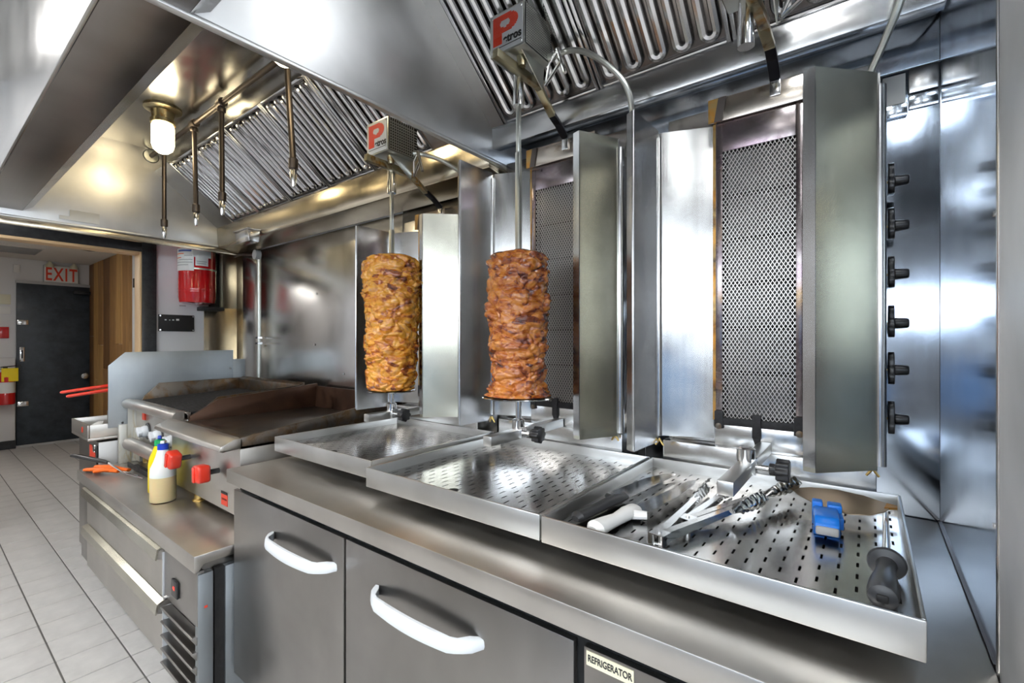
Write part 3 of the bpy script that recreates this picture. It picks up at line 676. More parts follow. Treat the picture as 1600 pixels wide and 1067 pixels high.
for kx in (-3.32, -3.10, -2.88):
    k = MB().cyl((kx, 0.86, 0.80), (kx, 0.855, 0.80), 0.048).part('knob_bezel', 'black_plastic', ch)
    MB().lathe([(0.034, 0), (0.034, 0.012), (0.028, 0.03)], (kx, 0.855, 0.80), (0, -1, 0)).bar((kx - 0.026, 0.818, 0.815), (kx + 0.026, 0.818, 0.785), 0.02, 0.03).part('knob', 'white_plastic', k, 0.003)
MB().sweep([(-3.42, 0.80, 0.725), (-2.78, 0.80, 0.725)], 0.036, 18).part('drip_rail', 'steel_top', ch)
MB().box(CX0 - 0.003, CX0, 0.82, 0.86, 0.66, 0.93).box(-3.55, -3.42, 0.845, 0.86, 0.61, 0.80).part('stained_panel', 'galv_grimy', ch)
MB().box(-3.40, -3.36, 0.852, 0.86, 0.86, 0.93).part('red_tag', 'red_print', ch)
for x in (-3.5, -2.76):
    for y in (0.9, 1.42): MB().cyl((x, y, 0.585), (x, y, 0.66), 0.02).part('foot', 'brass', ch)
sg = thing('splash_guard', 'tall galvanised splash guard between charbroiler and fryer', 'splash guard', (-3.585, 1.1, 0.585))
MB().prism([(0.735, 0.805), (0.735, 1.175), (0.815, 1.255), (1.42, 1.26), (1.42, 0.805)], 'x', -3.589, -3.582).part('panel', 'galvanised', sg, 0.001)
MB().box(-3.589, -3.582, 1.42, 1.50, 0.86, 1.195).part('rear_tab', 'galvanised', sg, 0.001)
MB().box(-3.586, -3.56, 0.78, 0.84, 0.586, 0.82).part('support', 'galv_grimy', sg, 0.002)
MB().box(-3.586, -3.575, 0.84, 1.40, 0.586, 0.806).part('support', 'galv_grimy', sg, 0.002)
for y, z in ((0.80, 0.83), (1.40, 1.13)): MB().cyl((-3.582, y, z), (-3.576, y, z), 0.007, seg=8).part('screw', 'chrome', sg)

# ------------------------------------------------------------------ fryer and baskets
fy = thing('fryer', 'steel fryer cabinet standing behind the chef base', 'fryer', (-3.87, 1.0, 0.0))
MB().box(-4.13, -3.63, 0.70, 1.50, 0.0, 0.72).part('cabinet', 'steel_door', fy, 0.004)
fb = MB().box(-4.05, -3.62, 0.65, 1.50, 0.735, 0.750).box(-4.05, -3.62, 0.65, 0.66, 0.75, 0.828).box(-3.63, -3.62, 0.66, 1.50, 0.75, 0.828).box(-4.05, -4.04, 0.66, 1.50, 0.75, 0.828)
fb.part('top_pan', 'steel_top', fy, 0.002)
MB().box(-4.03, -3.64, 0.82, 0.835, 0.75, 0.86).box(-4.03, -3.64, 1.2, 1.5, 0.75, 1.0).part('tank_wall', 'steel_door', fy, 0.003)
MB().lathe([(0.018, 0), (0.018, 0.002)], (-3.75, 0.65, 0.79), (0, -1, 0)).part('sticker', 'red_print', fy)
MB().box(-3.83, -3.70, 0.697, 0.70, 0.60, 0.685).part('sticker', 'red_print', fy)
MB().box(-3.72, -3.68, 0.69, 0.70, 0.655, 0.70).part('hinge', 'chrome', fy, 0.002)
MB().box(-3.66, -3.635, 0.696, 0.70, 0.05, 0.70).part('door_edge', 'gap_black', fy)
MB().sweep([(-3.9, 0.70, 0.765), (-3.82, 0.74, 0.80), (-3.75, 0.72, 0.79), (-3.70, 0.77, 0.772)], [0.02, 0.035, 0.03, 0.012], 8, (1, 0.6)).solo('cloth', 'label_white', 'crumpled white cloth in the fryer pan', 'cloth', org=(-3.8, 0.73, 0.75))
for x, y0, z0, lb in ((-3.72, 0.548, 1.024, 'red fry basket handle, the farther and higher one'), (-3.66, 0.565, 1.004, 'red fry basket handle, the nearer and lower one')):
    t = thing('fry_basket', lb, 'fry basket', (x, 1.0, 0.9), 'fry baskets with red handles')
    MB().sweep([(x, y0, z0), (x, y0 + 0.01, z0 + 0.001), (x, 0.80, z0 + 0.028), (x, 0.86, z0 + 0.03)], [0.005, 0.009, 0.011, 0.009], 10).part('handle', 'red_plastic', t)
    mb = MB().cyl((x, 0.86, z0 + 0.03), (x, 0.95, z0 + 0.0), 0.004, seg=8)
    for z in (z0, z0 - 0.06, z0 - 0.12): mb.bar((x - 0.06, 0.95, z), (x + 0.06, 0.95, z), 0.003, 0.003).bar((x - 0.06, 1.19, z), (x + 0.06, 1.19, z), 0.003, 0.003).bar((x - 0.06, 0.95, z), (x - 0.06, 1.19, z), 0.003, 0.003).bar((x + 0.06, 0.95, z), (x + 0.06, 1.19, z), 0.003, 0.003)
    for k in range(7):
        for yy in (0.95, 1.19): mb.bar((x - 0.06 + 0.02*k, yy, z0), (x - 0.06 + 0.02*k, yy, z0 - 0.12), 0.002, 0.002, (0, 1, 0))
    for k in range(13):
        mb.bar((x - 0.06, 0.95 + 0.02*k, z0), (x - 0.06, 0.95 + 0.02*k, z0 - 0.12), 0.002, 0.002, (0, 1, 0)).bar((x + 0.06, 0.95 + 0.02*k, z0), (x + 0.06, 0.95 + 0.02*k, z0 - 0.12), 0.002, 0.002, (0, 1, 0)).bar((x - 0.06, 0.95 + 0.02*k, z0 - 0.12), (x + 0.06, 0.95 + 0.02*k, z0 - 0.12), 0.002, 0.002)
    mb.part('wire_basket', 'chrome', t)

# ------------------------------------------------------------------ things on the chef base
bx, by, bz = -2.585, 0.726, 0.585
b1 = thing('spray_bottle', 'white spray bottle half full of amber liquid, blue collar', 'bottle', (bx, by, bz), 'bottles on the chef base')
MB().lathe([(0.042, 0), (0.049, 0.004), (0.051, 0.012), (0.051, 0.115)], (bx, by, bz), seg=32).part('liquid', 'bottle_liquid', b1)
MB().lathe([(0.0508, 0.115), (0.051, 0.13), (0.049, 0.155), (0.036, 0.185), (0.028, 0.21), (0.022, 0.235), (0.018, 0.245)], (bx, by, bz), seg=32).part('shell', 'bottle_white', b1)
MB().lathe([(0.022, 0.238), (0.022, 0.262), (0.014, 0.265)], (bx, by, bz), seg=24).part('collar', 'blue_plastic', b1)
MB().prism([(-0.045, 0.278), (0.02, 0.285), (0.03, 0.27), (0.012, 0.262), (-0.012, 0.262), (-0.02, 0.23), (-0.028, 0.232), (-0.022, 0.268), (-0.045, 0.268)], 'y', -0.011, 0.011).xf(Matrix.Translation((bx, by, bz)) @ Matrix.Rotation(-0.5, 4, 'Z') @ Matrix.Translation((0, 0, 0.262)) @ Matrix.Diagonal((0.62, 0.7, 0.75, 1)) @ Matrix.Translation((0, 0, -0.262))).part('trigger_head', 'bottle_white', b1, 0.001)
b2x, b2y = -2.76, 0.762
b2 = thing('squeeze_bottle', 'yellow plastic bottle with green collar behind the spray bottle', 'bottle', (b2x, b2y, bz), 'bottles on the chef base')
MB().lathe([(0.04, 0), (0.047, 0.005), (0.048, 0.012), (0.047, 0.14), (0.042, 0.17), (0.030, 0.20), (0.022, 0.225), (0.018, 0.23)], (b2x, b2y, bz), seg=32).part('shell', 'yellow_plastic', b2)
MB().lathe([(0.023, 0.226), (0.022, 0.252), (0.012, 0.256)], (b2x, b2y, bz), seg=24).part('collar', 'green_plastic', b2)
MB().prism([(-0.04, 0.275), (0.02, 0.282), (0.03, 0.265), (0.012, 0.252), (-0.012, 0.252), (-0.02, 0.222), (-0.027, 0.224), (-0.022, 0.262), (-0.04, 0.262)], 'y', -0.01, 0.01).xf(Matrix.Translation((b2x, b2y, bz)) @ Matrix.Rotation(-0.4, 4, 'Z') @ Matrix.Translation((0, 0, 0.255)) @ Matrix.Diagonal((0.62, 0.7, 0.75, 1)) @ Matrix.Translation((0, 0, -0.255))).part('trigger_head', 'blue_plastic', b2, 0.001)
# orange gloves / tongs and the black handled turner
og = thing('orange_utensil', 'bright orange plastic handled utensil lying on the low steel top', 'utensil', (-3.42, 0.72, 0.585))
for a, b in (((-3.50, 0.62, 0.598), (-3.30, 0.72, 0.600)), ((-3.47, 0.66, 0.612), (-3.27, 0.76, 0.604)), ((-3.40, 0.64, 0.60), (-3.31, 0.735, 0.605))):
    MB().sweep([a, tuple((Vector(a) * 0.6 + Vector(b) * 0.4) + Vector((0, 0, 0.006))), b], [0.012, 0.015, 0.01], 10, (1.3, 0.8)).part('grip', 'orange_plastic', og)
MB().sweep([(-3.30, 0.73, 0.598), (-3.14, 0.77, 0.592)], 0.004, 8).part('jaw', 'chrome', og)
tn = thing('kitchen_utensil', 'black handled thin steel utensil resting on the orange one', 'utensil', (-3.5, 0.70, 0.585))
MB().sweep([(-3.74, 0.605, 0.645), (-3.70, 0.62, 0.645), (-3.46, 0.69, 0.636), (-3.42, 0.70, 0.634)], [0.012, 0.015, 0.013, 0.009], 12, (1.2, 0.8)).part('handle', 'black_plastic', tn)
MB().sweep([(-3.43, 0.70, 0.634), (-3.22, 0.73, 0.60), (-3.06, 0.77, 0.592)], [0.006, 0.004, 0.003], 8).part('blade', 'chrome', tn)
dt = thing('pan', 'dark shallow pan under the charbroiler rail', 'pan', (-3.25, 0.88, 0.585))
MB().box(-3.45, -2.95, 0.80, 0.845, 0.586, 0.592).box(-3.45, -2.95, 0.795, 0.80, 0.586, 0.615).part('pan_body', 'grate_black', dt, 0.002)

# ------------------------------------------------------------------ gyro broilers
def broiler(c, ztop, label, tipR, arm_end, motor_z, motor, knobs, cable, tag_):
    t = thing('gyro_broiler', label, 'broiler', (c, 1.5, ZC), 'vertical gyro broilers')
    zb = 1.015; zt = ztop
    MB().box(c - 0.262, c + 0.262, 1.435, 1.565, ZC, zb).part('base_box', 'steel_reflector', t, 0.004)
    MB().box(c - 0.262, c + 0.262, 1.485, 1.565, zb, zt + 0.065).part('housing', 'steel_wall', t, 0.003)
    # angled reflector sides
    MB().sheet([(c - 0.268, 1.40), (c - 0.250, 1.402), (c - 0.111, 1.455), (c - 0.111, 1.485)], 0.003, zb + 0.02, zt - 0.003).part('reflector', 'steel_reflector', t)
    MB().sheet([(c + 0.268, 1.40), (c + 0.250, 1.402), (c + 0.111, 1.455), (c + 0.111, 1.485)], 0.003, zb + 0.02, zt - 0.003).part('reflector', 'steel_reflector', t)
    MB().box(c - 0.118, c - 0.110, 1.450, 1.457, 1.09, zt).part('burnt_edge', 'burnt_edge', t)
    # burner
    bf = MB().box(c - 0.110, c - 0.092, 1.448, 1.462, 1.09, zt).box(c + 0.092, c + 0.110, 1.448, 1.462, 1.09, zt).box(c - 0.092, c + 0.092, 1.448, 1.462, zt - 0.085, zt).part('burner_frame', 'heat_steel', t, 0.001)
    MB().box(c - 0.125, c + 0.16, 1.440, 1.485, zt + 0.002, zt + 0.07).part('top_plate', 'heat_plate', t, 0.002)
    MB().box(c - 0.128, c - 0.095, 1.438, 1.44, zt + 0.002, zt + 0.07).part('burnt_corner', 'burnt_edge', t)
    MB().prism([(c - 0.112, zt + 0.002), (c - 0.090, zt + 0.002), (c - 0.078, zt + 0.07), (c - 0.100, zt + 0.07)], 'y', 1.4365, 1.4385).part('burnt_corner', 'pipe_dark', t)
    MB().box(c - 0.112, c + 0.112, 1.446, 1.470, zb - 0.01, 1.083).part('lower_plate', 'steel_reflector', t, 0.002)
    MB().box(c - 0.110, c + 0.110, 1.443, 1.450, 1.078, 1.100).box(c - 0.112, c - 0.088, 1.441, 1.450, 1.068, 1.118).box(c + 0.088, c + 0.112, 1.441, 1.450, 1.068, 1.118).part('burnt_sill', 'carbon', bf, 0.002)
    MB().box(c - 0.012, c + 0.010, 1.436, 1.448, 1.050, 1.115).prism([(c - 0.012, 1.052), (c + 0.010, 1.052), (c + 0.004, 1.030), (c - 0.004, 1.030)], 'y', 1.438, 1.446).part('burnt_latch', 'carbon', bf, 0.002)
    for s in (-1, 1): MB().lathe([(0.009, 0), (0.009, 0.004), (0.004, 0.005)], (c + s*0.101, 1.445, 1.074), (0, -1, 0), 12).part('bolt', 'grime_steel', bf)
    MB().box(c - 0.092, c + 0.092, 1.484, 1.4845, 1.09, zt - 0.08).part('burner_cavity', 'cavity', t)
    n = 6 if zt > 1.9 else 5; hgt = (zt - 0.085 - 1.10) / n
    for k in range(n):
        MB().box(c - 0.080, c + 0.080, 1.466, 1.484, 1.10 + hgt*k + 0.005, 1.10 + hgt*(k+1) - 0.005).part('ceramic_burner', 'ceramic', t, 0.002, 1)
    mesh = MB(); W, Z0, Z1 = 0.093, 1.095, zt - 0.085; p = 0.0105
    kx = 0.62
    s0 = -W - (Z1 - Z0) * kx; a = s0
    while a < W:                                        # diagonal strands of the expanded metal guard
        for sg_ in (1, -1):
            xa, za = a, Z0; xb, zb_ = a + (Z1 - Z0) * kx, Z1
            if xa < -W: za += (-W - xa) / kx; xa = -W
            if xb > W: zb_ -= (xb - W) / kx; xb = W
            if zb_ - za > 0.004: mesh.bar((c + sg_*xa, 1.452 + 0.0006*sg_, za), (c + sg_*xb, 1.452 + 0.0006*sg_, zb_), 0.0016, 0.0022, (0, -1, 0))
        a += p
    mesh.part('mesh_guard', 'guard_mesh', t)
    # wings
    hxR, hyR = c + 0.262, 1.40
    tx, ty = tipR
    tp, hp = Vector((tx, ty)), Vector((hxR, hyR)); d = (tp - hp).normalized(); nn = Vector((-d.y, d.x))
    hem = tp + Vector((-0.024, 0.008))
    wr_ = MB().sheet([tuple(hp), tuple(tp), tuple(hem)], 0.0035, zb, zt + 0.0).part('wing', 'steel_wing_warm', t)
    MB().sheet([tuple(tp + Vector((0.001, -0.003))), tuple(hem + Vector((0, -0.003)))], 0.004, zb + 0.012, zt - 0.001).part('hem', 'steel_wing', wr_)
    MB().cyl((hxR + 0.006, hyR + 0.008, zb + 0.01), (hxR + 0.006, hyR + 0.008, zt - 0.03), 0.0125).part('hinge_post', 'steel_wing', t)
    MB().sweep([(hxR - 0.02, hyR, zb - 0.015), (hxR - 0.008, hyR, zb + 0.002), (hxR + 0.004, hyR, zb - 0.015)], [0.003, 0.005, 0.003], 8).part('wing_nut', 'brass', t)
    hxL = c - 0.268
    wl_ = MB().sheet([(hxL + 0.006, 1.395), (hxL + 0.001, 1.30), (hxL, 1.222), (hxL - 0.026, 1.240)], 0.0035, zb, zt + 0.003).part('wing', 'steel_wing', t)
    MB().cyl((hxL - 0.001, 1.2215, zb + 0.005), (hxL - 0.001, 1.2215, zt), 0.0045, seg=10).part('rolled_edge', 'steel_wing', wl_)
    MB().cyl((hxL + 0.008, 1.395, zb + 0.02), (hxL + 0.008, 1.395, zt - 0.02), 0.009).part('hinge_post', 'steel_reflector', t)
    MB().sweep([(hxL, 1.39, zb - 0.008), (hxL + 0.012, 1.39, zb + 0.010), (hxL + 0.024, 1.39, zb - 0.008)], [0.003, 0.005, 0.003], 8).part('wing_nut', 'brass', t)
    # lower arm with clamp
    ax = c + 0.02; sy = 1.19; za = 1.028
    arm = MB().box(ax - 0.016, ax + 0.016, arm_end, 1.44, za - 0.015, za + 0.015).part('lower_arm', 'steel_trayside', t, 0.003)
    MB().lathe([(0.020, 0.0), (0.020, 0.028), (0.012, 0.032)], (ax, sy, za + 0.015)).box(ax + 0.010, ax + 0.022, sy - 0.014, sy + 0.014, za - 0.012, za + 0.022).part('clamp', 'chrome', arm)
    MB().cyl((ax + 0.02, sy, za + 0.004), (ax + 0.055, sy, za + 0.004), 0.006).part('clamp_screw', 'chrome', arm)
    prof = []
    kb = MB(); ring = []
    kb.lathe([(0.013, 0), (0.013, 0.016)], (ax + 0.048, sy, za + 0.004), (1, 0, 0))
    poly = [(sy + (0.0235 + 0.0028 * math.cos(8 * 2*PI*k/48)) * math.cos(2*PI*k/48), za + 0.004 + (0.0235 + 0.0028 * math.cos(8 * 2*PI*k/48)) * math.sin(2*PI*k/48)) for k in range(48)]
    kb.prism(poly, 'x', ax + 0.062, ax + 0.088)
    kb.part('clamp_knob', 'black_plastic', arm, 0.002)
    # upper arm and motor
    ux = c + 0.045; mz = motor_z
    MB().bar((ux, 1.436, zt + 0.030), (ux, 1.436, zt + 0.080), 0.026, 0.006, (0, -1, 0)).part('upper_arm_root', 'chrome', t, 0.001)
    MB().bar((ux, 1.434, zt + 0.074), (ux, 1.380, zt + 0.108), 0.026, 0.010, (0, -1, 0)).bar((ux, 1.386, zt + 0.104), (ux, 1.345, zt + 0.122), 0.026, 0.012, (0, -1, 0)).part('upper_arm_burnt', 'arm_char', t, 0.002)
    MB().bar((ux, 1.352, zt + 0.118), (ux - 0.004, 1.27, mz - 0.040), 0.026, 0.014).bar((ux, 1.28, mz - 0.040), (ux - 0.015, 1.06, mz - 0.028), 0.022, 0.026).part('upper_arm', 'arm_brass', t, 0.002)
    mx = c + 0.035
    mo = MB().box(mx - 0.066, mx + 0.066, 1.11, 1.112, mz, mz + 0.128).box(mx - 0.066, mx + 0.066, 1.112, 1.25, mz, mz + 0.004).box(mx - 0.066, mx + 0.066, 1.112, 1.25, mz + 0.124, mz + 0.128).part('motor_box', 'conduit', t, 0.001)
    for sd in (1, -1):
        xq = mx + sd * 0.066
        MB().box(xq - 0.002, xq + 0.002, 1.114, 1.25, mz + 0.003, mz + 0.125).part('motor_cover', 'gap_black', mo)
        gm = MB(); st_ = 0.0105 if tag_ == 1 else 0.0075
        for q in range(int(0.136 / st_)): gm.bar((xq + sd*0.0025, 1.116 + st_*q, mz + 0.004), (xq + sd*0.0025, 1.116 + st_*q, mz + 0.124), st_*0.42, 0.001, (1, 0, 0))
        for q in range(int(0.120 / st_)): gm.bar((xq + sd*0.0027, 1.115, mz + 0.006 + st_*q), (xq + sd*0.0027, 1.249, mz + 0.006 + st_*q), 0.001, st_*0.42)
        gm.part('cover_grid', 'conduit', mo)
    MB().prism([(1.13, mz), (1.25, mz), (1.24, mz - 0.075)], 'x', mx + 0.040, mx + 0.043).part('bracket', 'conduit', mo)
    MB().cyl((mx + 0.02, 1.16, mz - 0.03), (mx + 0.02, 1.16, mz), 0.012, 0.016).part('gear_neck', 'arm_brass', mo)
    MB().lathe([(0.018, 0), (0.018, 0.045), (0.0165, 0.05), (0.0165, 0.10), (0.013, 0.13)], (c + 0.02, sy, mz - 0.13)).part('socket', 'chrome', mo)
    MB().box(mx - 0.060, mx + 0.060, 1.1085, 1.1102, mz + 0.005, mz + 0.123).part('sign_plate', 'label_silver', mo)
    # striped letter and name
    lp = MB(); x0, z0 = mx - 0.052, mz + 0.028; Wd, Hh = 0.096, 0.088; rows = 19
    for r in range(rows):
        v = (r + 0.5) / rows; za_ = z0 + Hh * r / rows; zb2 = za_ + Hh / rows * (0.80 if v > 0.25 else 0.86)
        spans = []
        if v < 0.36: spans = [(0.0, 0.36)]
        else:
            q = (v - 0.68) / 0.32; e = 0.55 + 0.45 * math.sqrt(max(0, 1 - q*q))
            iq = (v - 0.68) / 0.13
            if abs(iq) < 1:
                ih = 0.18 * math.sqrt(1 - iq*iq) + 0.02
                spans = [(0.0, 0.48 - ih), (0.48 + ih, e)]
            else: spans = [(0.0, e)]
        for a_, b_ in spans: lp.box(x0 + Wd*a_, x0 + Wd*b_, 1.1078, 1.1086, za_, zb2)
    lp.part('letter', 'red_print', mo)
    text('etros', 0.035, face_front(mx + 0.0225, 1.1072, mz + 0.037), 'ink', mo, 'lettering', 0.0003, 0.92, bold=0.0011)
    MB().box(mx - 0.052, mx + 0.055, 1.1079, 1.1086, mz + 0.0185, mz + 0.0205).part('small_print', 'ink', mo)
    for a_, b_ in ((-0.055, 0.012), (0.055, 0.012), (-0.055, 0.116), (0.055, 0.116)): MB().lathe([(0.0035, 0), (0.002, 0.002)], (mx + a_, 1.1085, mz + b_), (0, -1, 0), 10).part('rivet', 'chrome', mo)
    # rod lever
    j = Vector((mx + 0.045, 1.255, mz - 0.055))
    MB().sweep([j, j + Vector((0.035, -0.03, 0.045)), j + Vector((0.075, -0.045, 0.062))], 0.0045, 8).sweep([j, j + Vector((0.085, -0.045, 0.025))], 0.0055, 8).sweep([j + Vector((0.072, -0.045, 0.068)), j + Vector((0.10, -0.045, -0.015))], 0.006, 8).part('lever', 'chrome', mo)
    # cable
    pts = [Vector(p) for p in cable]; sm = []
    for i in range(len(pts) - 1):
        p0 = pts[max(0, i-1)]; p1 = pts[i]; p2 = pts[i+1]; p3 = pts[min(len(pts)-1, i+2)]
        for k in range(8):
            u = k / 8; sm.append(0.5 * ((2*p1) + (p2 - p0)*u + (2*p0 - 5*p1 + 4*p2 - p3)*u*u + (3*p1 - p0 - 3*p2 + p3)*u**3))
    sm.append(pts[-1])
    MB().sweep(sm, 0.0085, 10).part('cable', 'conduit', t)
    MB().lathe([(0.013, -0.006), (0.013, 0.012), (0.010, 0.02)], sm[0], sm[1] - sm[0], 12).part('cable_gland', 'conduit', mo)
    if knobs:
        for z in knobs:
            y = 1.485; x = c + 0.262
            kk = MB().cyl((x, y, z), (x + 0.024, y, z), 0.003, seg=8).part('valve_stem', 'brass', t)
            lob = [(y + (0.036 + 0.009*math.cos(3*2*PI*k/36 + 0.5)) * math.sin(2*PI*k/36), z + (0.036 + 0.009*math.cos(3*2*PI*k/36 + 0.5)) * math.cos(2*PI*k/36)) for k in range(36)]
            MB().prism(lob, 'x', x + 0.022, x + 0.035).lathe([(0.014, 0), (0.012, 0.024), (0.010, 0.028)], (x + 0.035, y, z), (1, 0, 0), 16).part('valve_knob', 'black_plastic', kk, 0.002)
    return t
KZ = [1.715, 1.605, 1.486, 1.365, 1.25, 1.129]
c3, c2, c1 = -0.246, -0.905, -1.54
broiler(c3, 1.957, 'empty tall gyro broiler beside the corner wall, without meat', (-0.098, 1.283), 0.99, 2.135, True, KZ, [(c3 + 0.105, 1.25, 2.20), (-0.05, 1.28, 2.36), (0.05, 1.33, 2.37), (0.078, 1.34, 2.24), (0.060, 1.36, 2.10), (0.034, 1.385, 2.03), (0.0, 1.43, 1.965)], 3)
broiler(c2, 1.975, 'middle tall gyro broiler behind the browner meat cone', (-0.712, 1.275), 1.035, 2.20, True, KZ, [(c2 + 0.105, 1.24, 2.215), (-0.72, 1.24, 2.21), (-0.646, 1.25, 2.168), (-0.575, 1.29, 2.09), (-0.565, 1.33, 2.02), (-0.60, 1.40, 1.97), (-0.632, 1.44, 1.93)], 2)
broiler(c1, 1.835, 'shorter gyro broiler behind the golden meat cone', (-1.425, 1.27), 1.07, 2.045, True, None, [(c1 + 0.105, 1.24, 2.07), (-1.40, 1.26, 2.062), (-1.35, 1.32, 2.04), (-1.30, 1.42, 1.985), (-1.285, 1.46, 1.93)], 1)

# ------------------------------------------------------------------ spits, meat and plates
def meat(name, label, x, y, z0, z1, R, mat, prof, seed, A):
    nz_, nt_ = 210, 190
    mb = MB(); bm = mb.bm; rows = []
    for i in range(nz_ + 1):
        v = i / nz_; row = []
        pr = R
        for (v0, r0), (v1, r1) in zip(prof, prof[1:]):
            if v0 <= v <= v1: pr = R * (r0 + (r1 - r0) * (v - v0) / max(1e-6, v1 - v0)); break
        z = z0 + (z1 - z0) * v
        edge = min(1, (1 - v) / 0.06) if v > 0.9 else 1.0
        for k in range(nt_):
            a = 2 * PI * k / nt_; ca, sa = math.cos(a), math.sin(a)
            p = Vector((ca * pr * 13, sa * pr * 13, z * 21)) + Vector((seed, seed * 1.7, seed * 0.3))
            wv = noise.noise_vector(p * 0.45) * 1.3 + noise.noise_vector(p * 1.7) * 0.35
            q = p + wv
            dd, pp = noise.voronoi(q)
            cr = min(1.0, (dd[1] - dd[0]) * 2.4)
            hsh = noise.noise(pp[0] * 3.17) 
            dd2, pp2 = noise.voronoi(p * 2.3 + wv * 1.3)
            cr2 = min(1.0, (dd2[1] - dd2[0]) * 2.6)
            dsp = A * (1.0 * math.sqrt(cr) - 0.6 + 1.3 * hsh + 0.40 * math.sqrt(cr2) + 0.35 * noise.noise(p * 2.2) + 0.22 * noise.noise(p * 6.0))
            r = max(0.02, pr + dsp * (0.35 + 0.65 * edge))
            row.append(bm.verts.new((x + ca * r, y + sa * r, z + dsp * 0.25)))
        rows.append(row)
    for r0, r1 in zip(rows, rows[1:]):
        for k in range(nt_):
            l = (k + 1) % nt_; bm.faces.new((r0[k], r0[l], r1[l], r1[k]))
    top = bm.verts.new((x, y, z1 + 0.012)); bot = bm.verts.new((x, y, z0))
    for k in range(nt_):
        l = (k + 1) % nt_; bm.faces.new((rows[-1][k], rows[-1][l], top)); bm.faces.new((rows[0][l], rows[0][k], bot))
    return mb.solo(name, mat, label, 'meat', 'meat cones on the spits', org=(x, y, z0), ang=180)
def spit(c, z0, ztop, meat_top, plate_r, label):
    x, y = c + 0.02, 1.19
    t = thing('spit', label, 'spit', (x, y, 1.06), 'upright steel spits')
    MB().cyl((x, y, 1.052), (x, y, z0), 0.0095).part('lower_shaft', 'chrome', t)
    MB().bar((x, y, z0), (x, y, ztop - 0.16), 0.016, 0.016, (0, 1, 0)).part('shaft', 'conduit', t, 0.001)
    MB().bar((x, y, ztop - 0.16), (x, y, ztop - 0.012), 0.012, 0.012, (0, 1, 0)).part('upper_shaft', 'conduit', t, 0.001)
    if plate_r: MB().lathe([(0.0, -0.003), (plate_r - 0.004, -0.003), (plate_r, -0.001), (plate_r - 0.002, 0.0015), (0.0, 0.002)], (x, y, z0), seg=48).part('plate', 'chrome', t)
x2, x1, sy = c2 + 0.02, c1 + 0.02, 1.19
spit(c2, 1.145, 2.07 + 0.012, 1.62, 0.118, 'steel spit with round base plate through the browner meat')
spit(c1, 1.123, 1.915 + 0.012, 1.67, 0.095, 'steel spit through the golden meat cone')
meat('meat_cone', 'browner roasted meat stack on the middle broiler spit', x2, sy, 1.149, 1.607, 0.092, 'meat_brown', [(0, 1.12), (0.02, 1.02), (0.08, 0.88), (0.2, 0.90), (0.45, 0.97), (0.75, 0.99), (0.92, 0.98), (0.965, 0.88), (0.985, 0.70), (1.0, 0.35)], 3.3, 0.0105)
meat('meat_cone', 'golden roasted meat stack on the left broiler spit', x1, sy, 1.127, 1.665, 0.107, 'meat_golden', [(0, 0.78), (0.03, 0.84), (0.2, 0.90), (0.45, 0.94), (0.75, 1.0), (0.93, 1.0), (0.97, 0.90), (0.988, 0.72), (1.0, 0.35)], 9.1, 0.011)

# ------------------------------------------------------------------ drip trays
def tray(x0, x1, y0, y1, label):
    t = thing('drip_tray', label, 'tray', ((x0+x1)/2, (y0+y1)/2, ZC), 'slotted steel drip trays')
    zb, zt, zf, th = 0.906, 0.961, 0.932, 0.006
    e = 0.004
    fr_ = [('front_rim', (x0, x1, y0, y0 + th)), ('back_rim', (x0, x1, y1 - th, y1)), ('side_rim', (x0, x0 + th, y0 + th, y1 - th)), ('side_rim', (x1 - th, x1, y0 + th, y1 - th))]
    for n, (a, b, c, d) in fr_: MB().box(a, b, c, d, zb, zt).part(n, 'steel_trayside', t, 0.0025)
    MB().box(x0 + th, x1 - th, y0 + th, y1 - th, zb, zb + 0.003).part('pan_floor', 'steel_trayside', t)
    MB().box(x0 + th, x1 - th, y0 + th, y1 - th, zb + 0.004, zb + 0.006).part('slot_shade_sheet', 'cavity', t)  # dark sheet added under the plate so the slots look shaded
    # slotted plate: real openings
    mb = MB(); bm = mb.bm
    px, py_, sw, sl = 0.0262, 0.050, 0.0040, 0.022
    X0, X1, Y0, Y1 = x0 + th, x1 - th, y0 + th, y1 - th
    def quad(a, b, c, d):
        if b - a < 1e-5 or d - c < 1e-5: return
        v = [bm.verts.new(p) for p in ((a, c, zf), (b, c, zf), (b, d, zf), (a, d, zf))]; bm.faces.new(v)
        u = [bm.verts.new(p) for p in ((a, c, zf - 0.0015), (a, d, zf - 0.0015), (b, d, zf - 0.0015), (b, c, zf - 0.0015))]; bm.faces.new(u)
    n = int((X1 - X0 - 0.02) / px); off = ((X1 - X0) - n * px) / 2 + X0; a = X0
    for i in range(n + 1):
        xc = off + i * px
        if xc + sw > X1: break
        quad(a, xc - sw/2, Y0, Y1); b = Y0
        y = Y0 + 0.018 + (py_ / 2 if i % 2 else 0)
        while y + sl < Y1 - 0.006:
            quad(xc - sw/2, xc + sw/2, b, y); b = y + sl
            y += py_
        quad(xc - sw/2, xc + sw/2, b, Y1); a = xc + sw/2
    quad(a, X1, Y0, Y1)
    mb.part('slotted_plate', 'steel_tray', t)
    for fx in (x0 + 0.08, x1 - 0.08):
        for fy in (y0 + 0.20, y1 - 0.06): MB().cyl((fx, fy, ZC), (fx, fy, zb), 0.015).part('foot', 'rubber', t)
    return t, zf
t3, zf = tray(-0.535, 0.06, 0.797, 1.415, 'right slotted drip tray holding knives and tongs')
t2, _ = tray(-1.138, -0.541, 0.80, 1.415, 'middle empty slotted drip tray under the browner meat')
t1, _ = tray(-1.784, -1.186, 0.85, 1.43, 'left empty slotted drip tray beside the griddle')
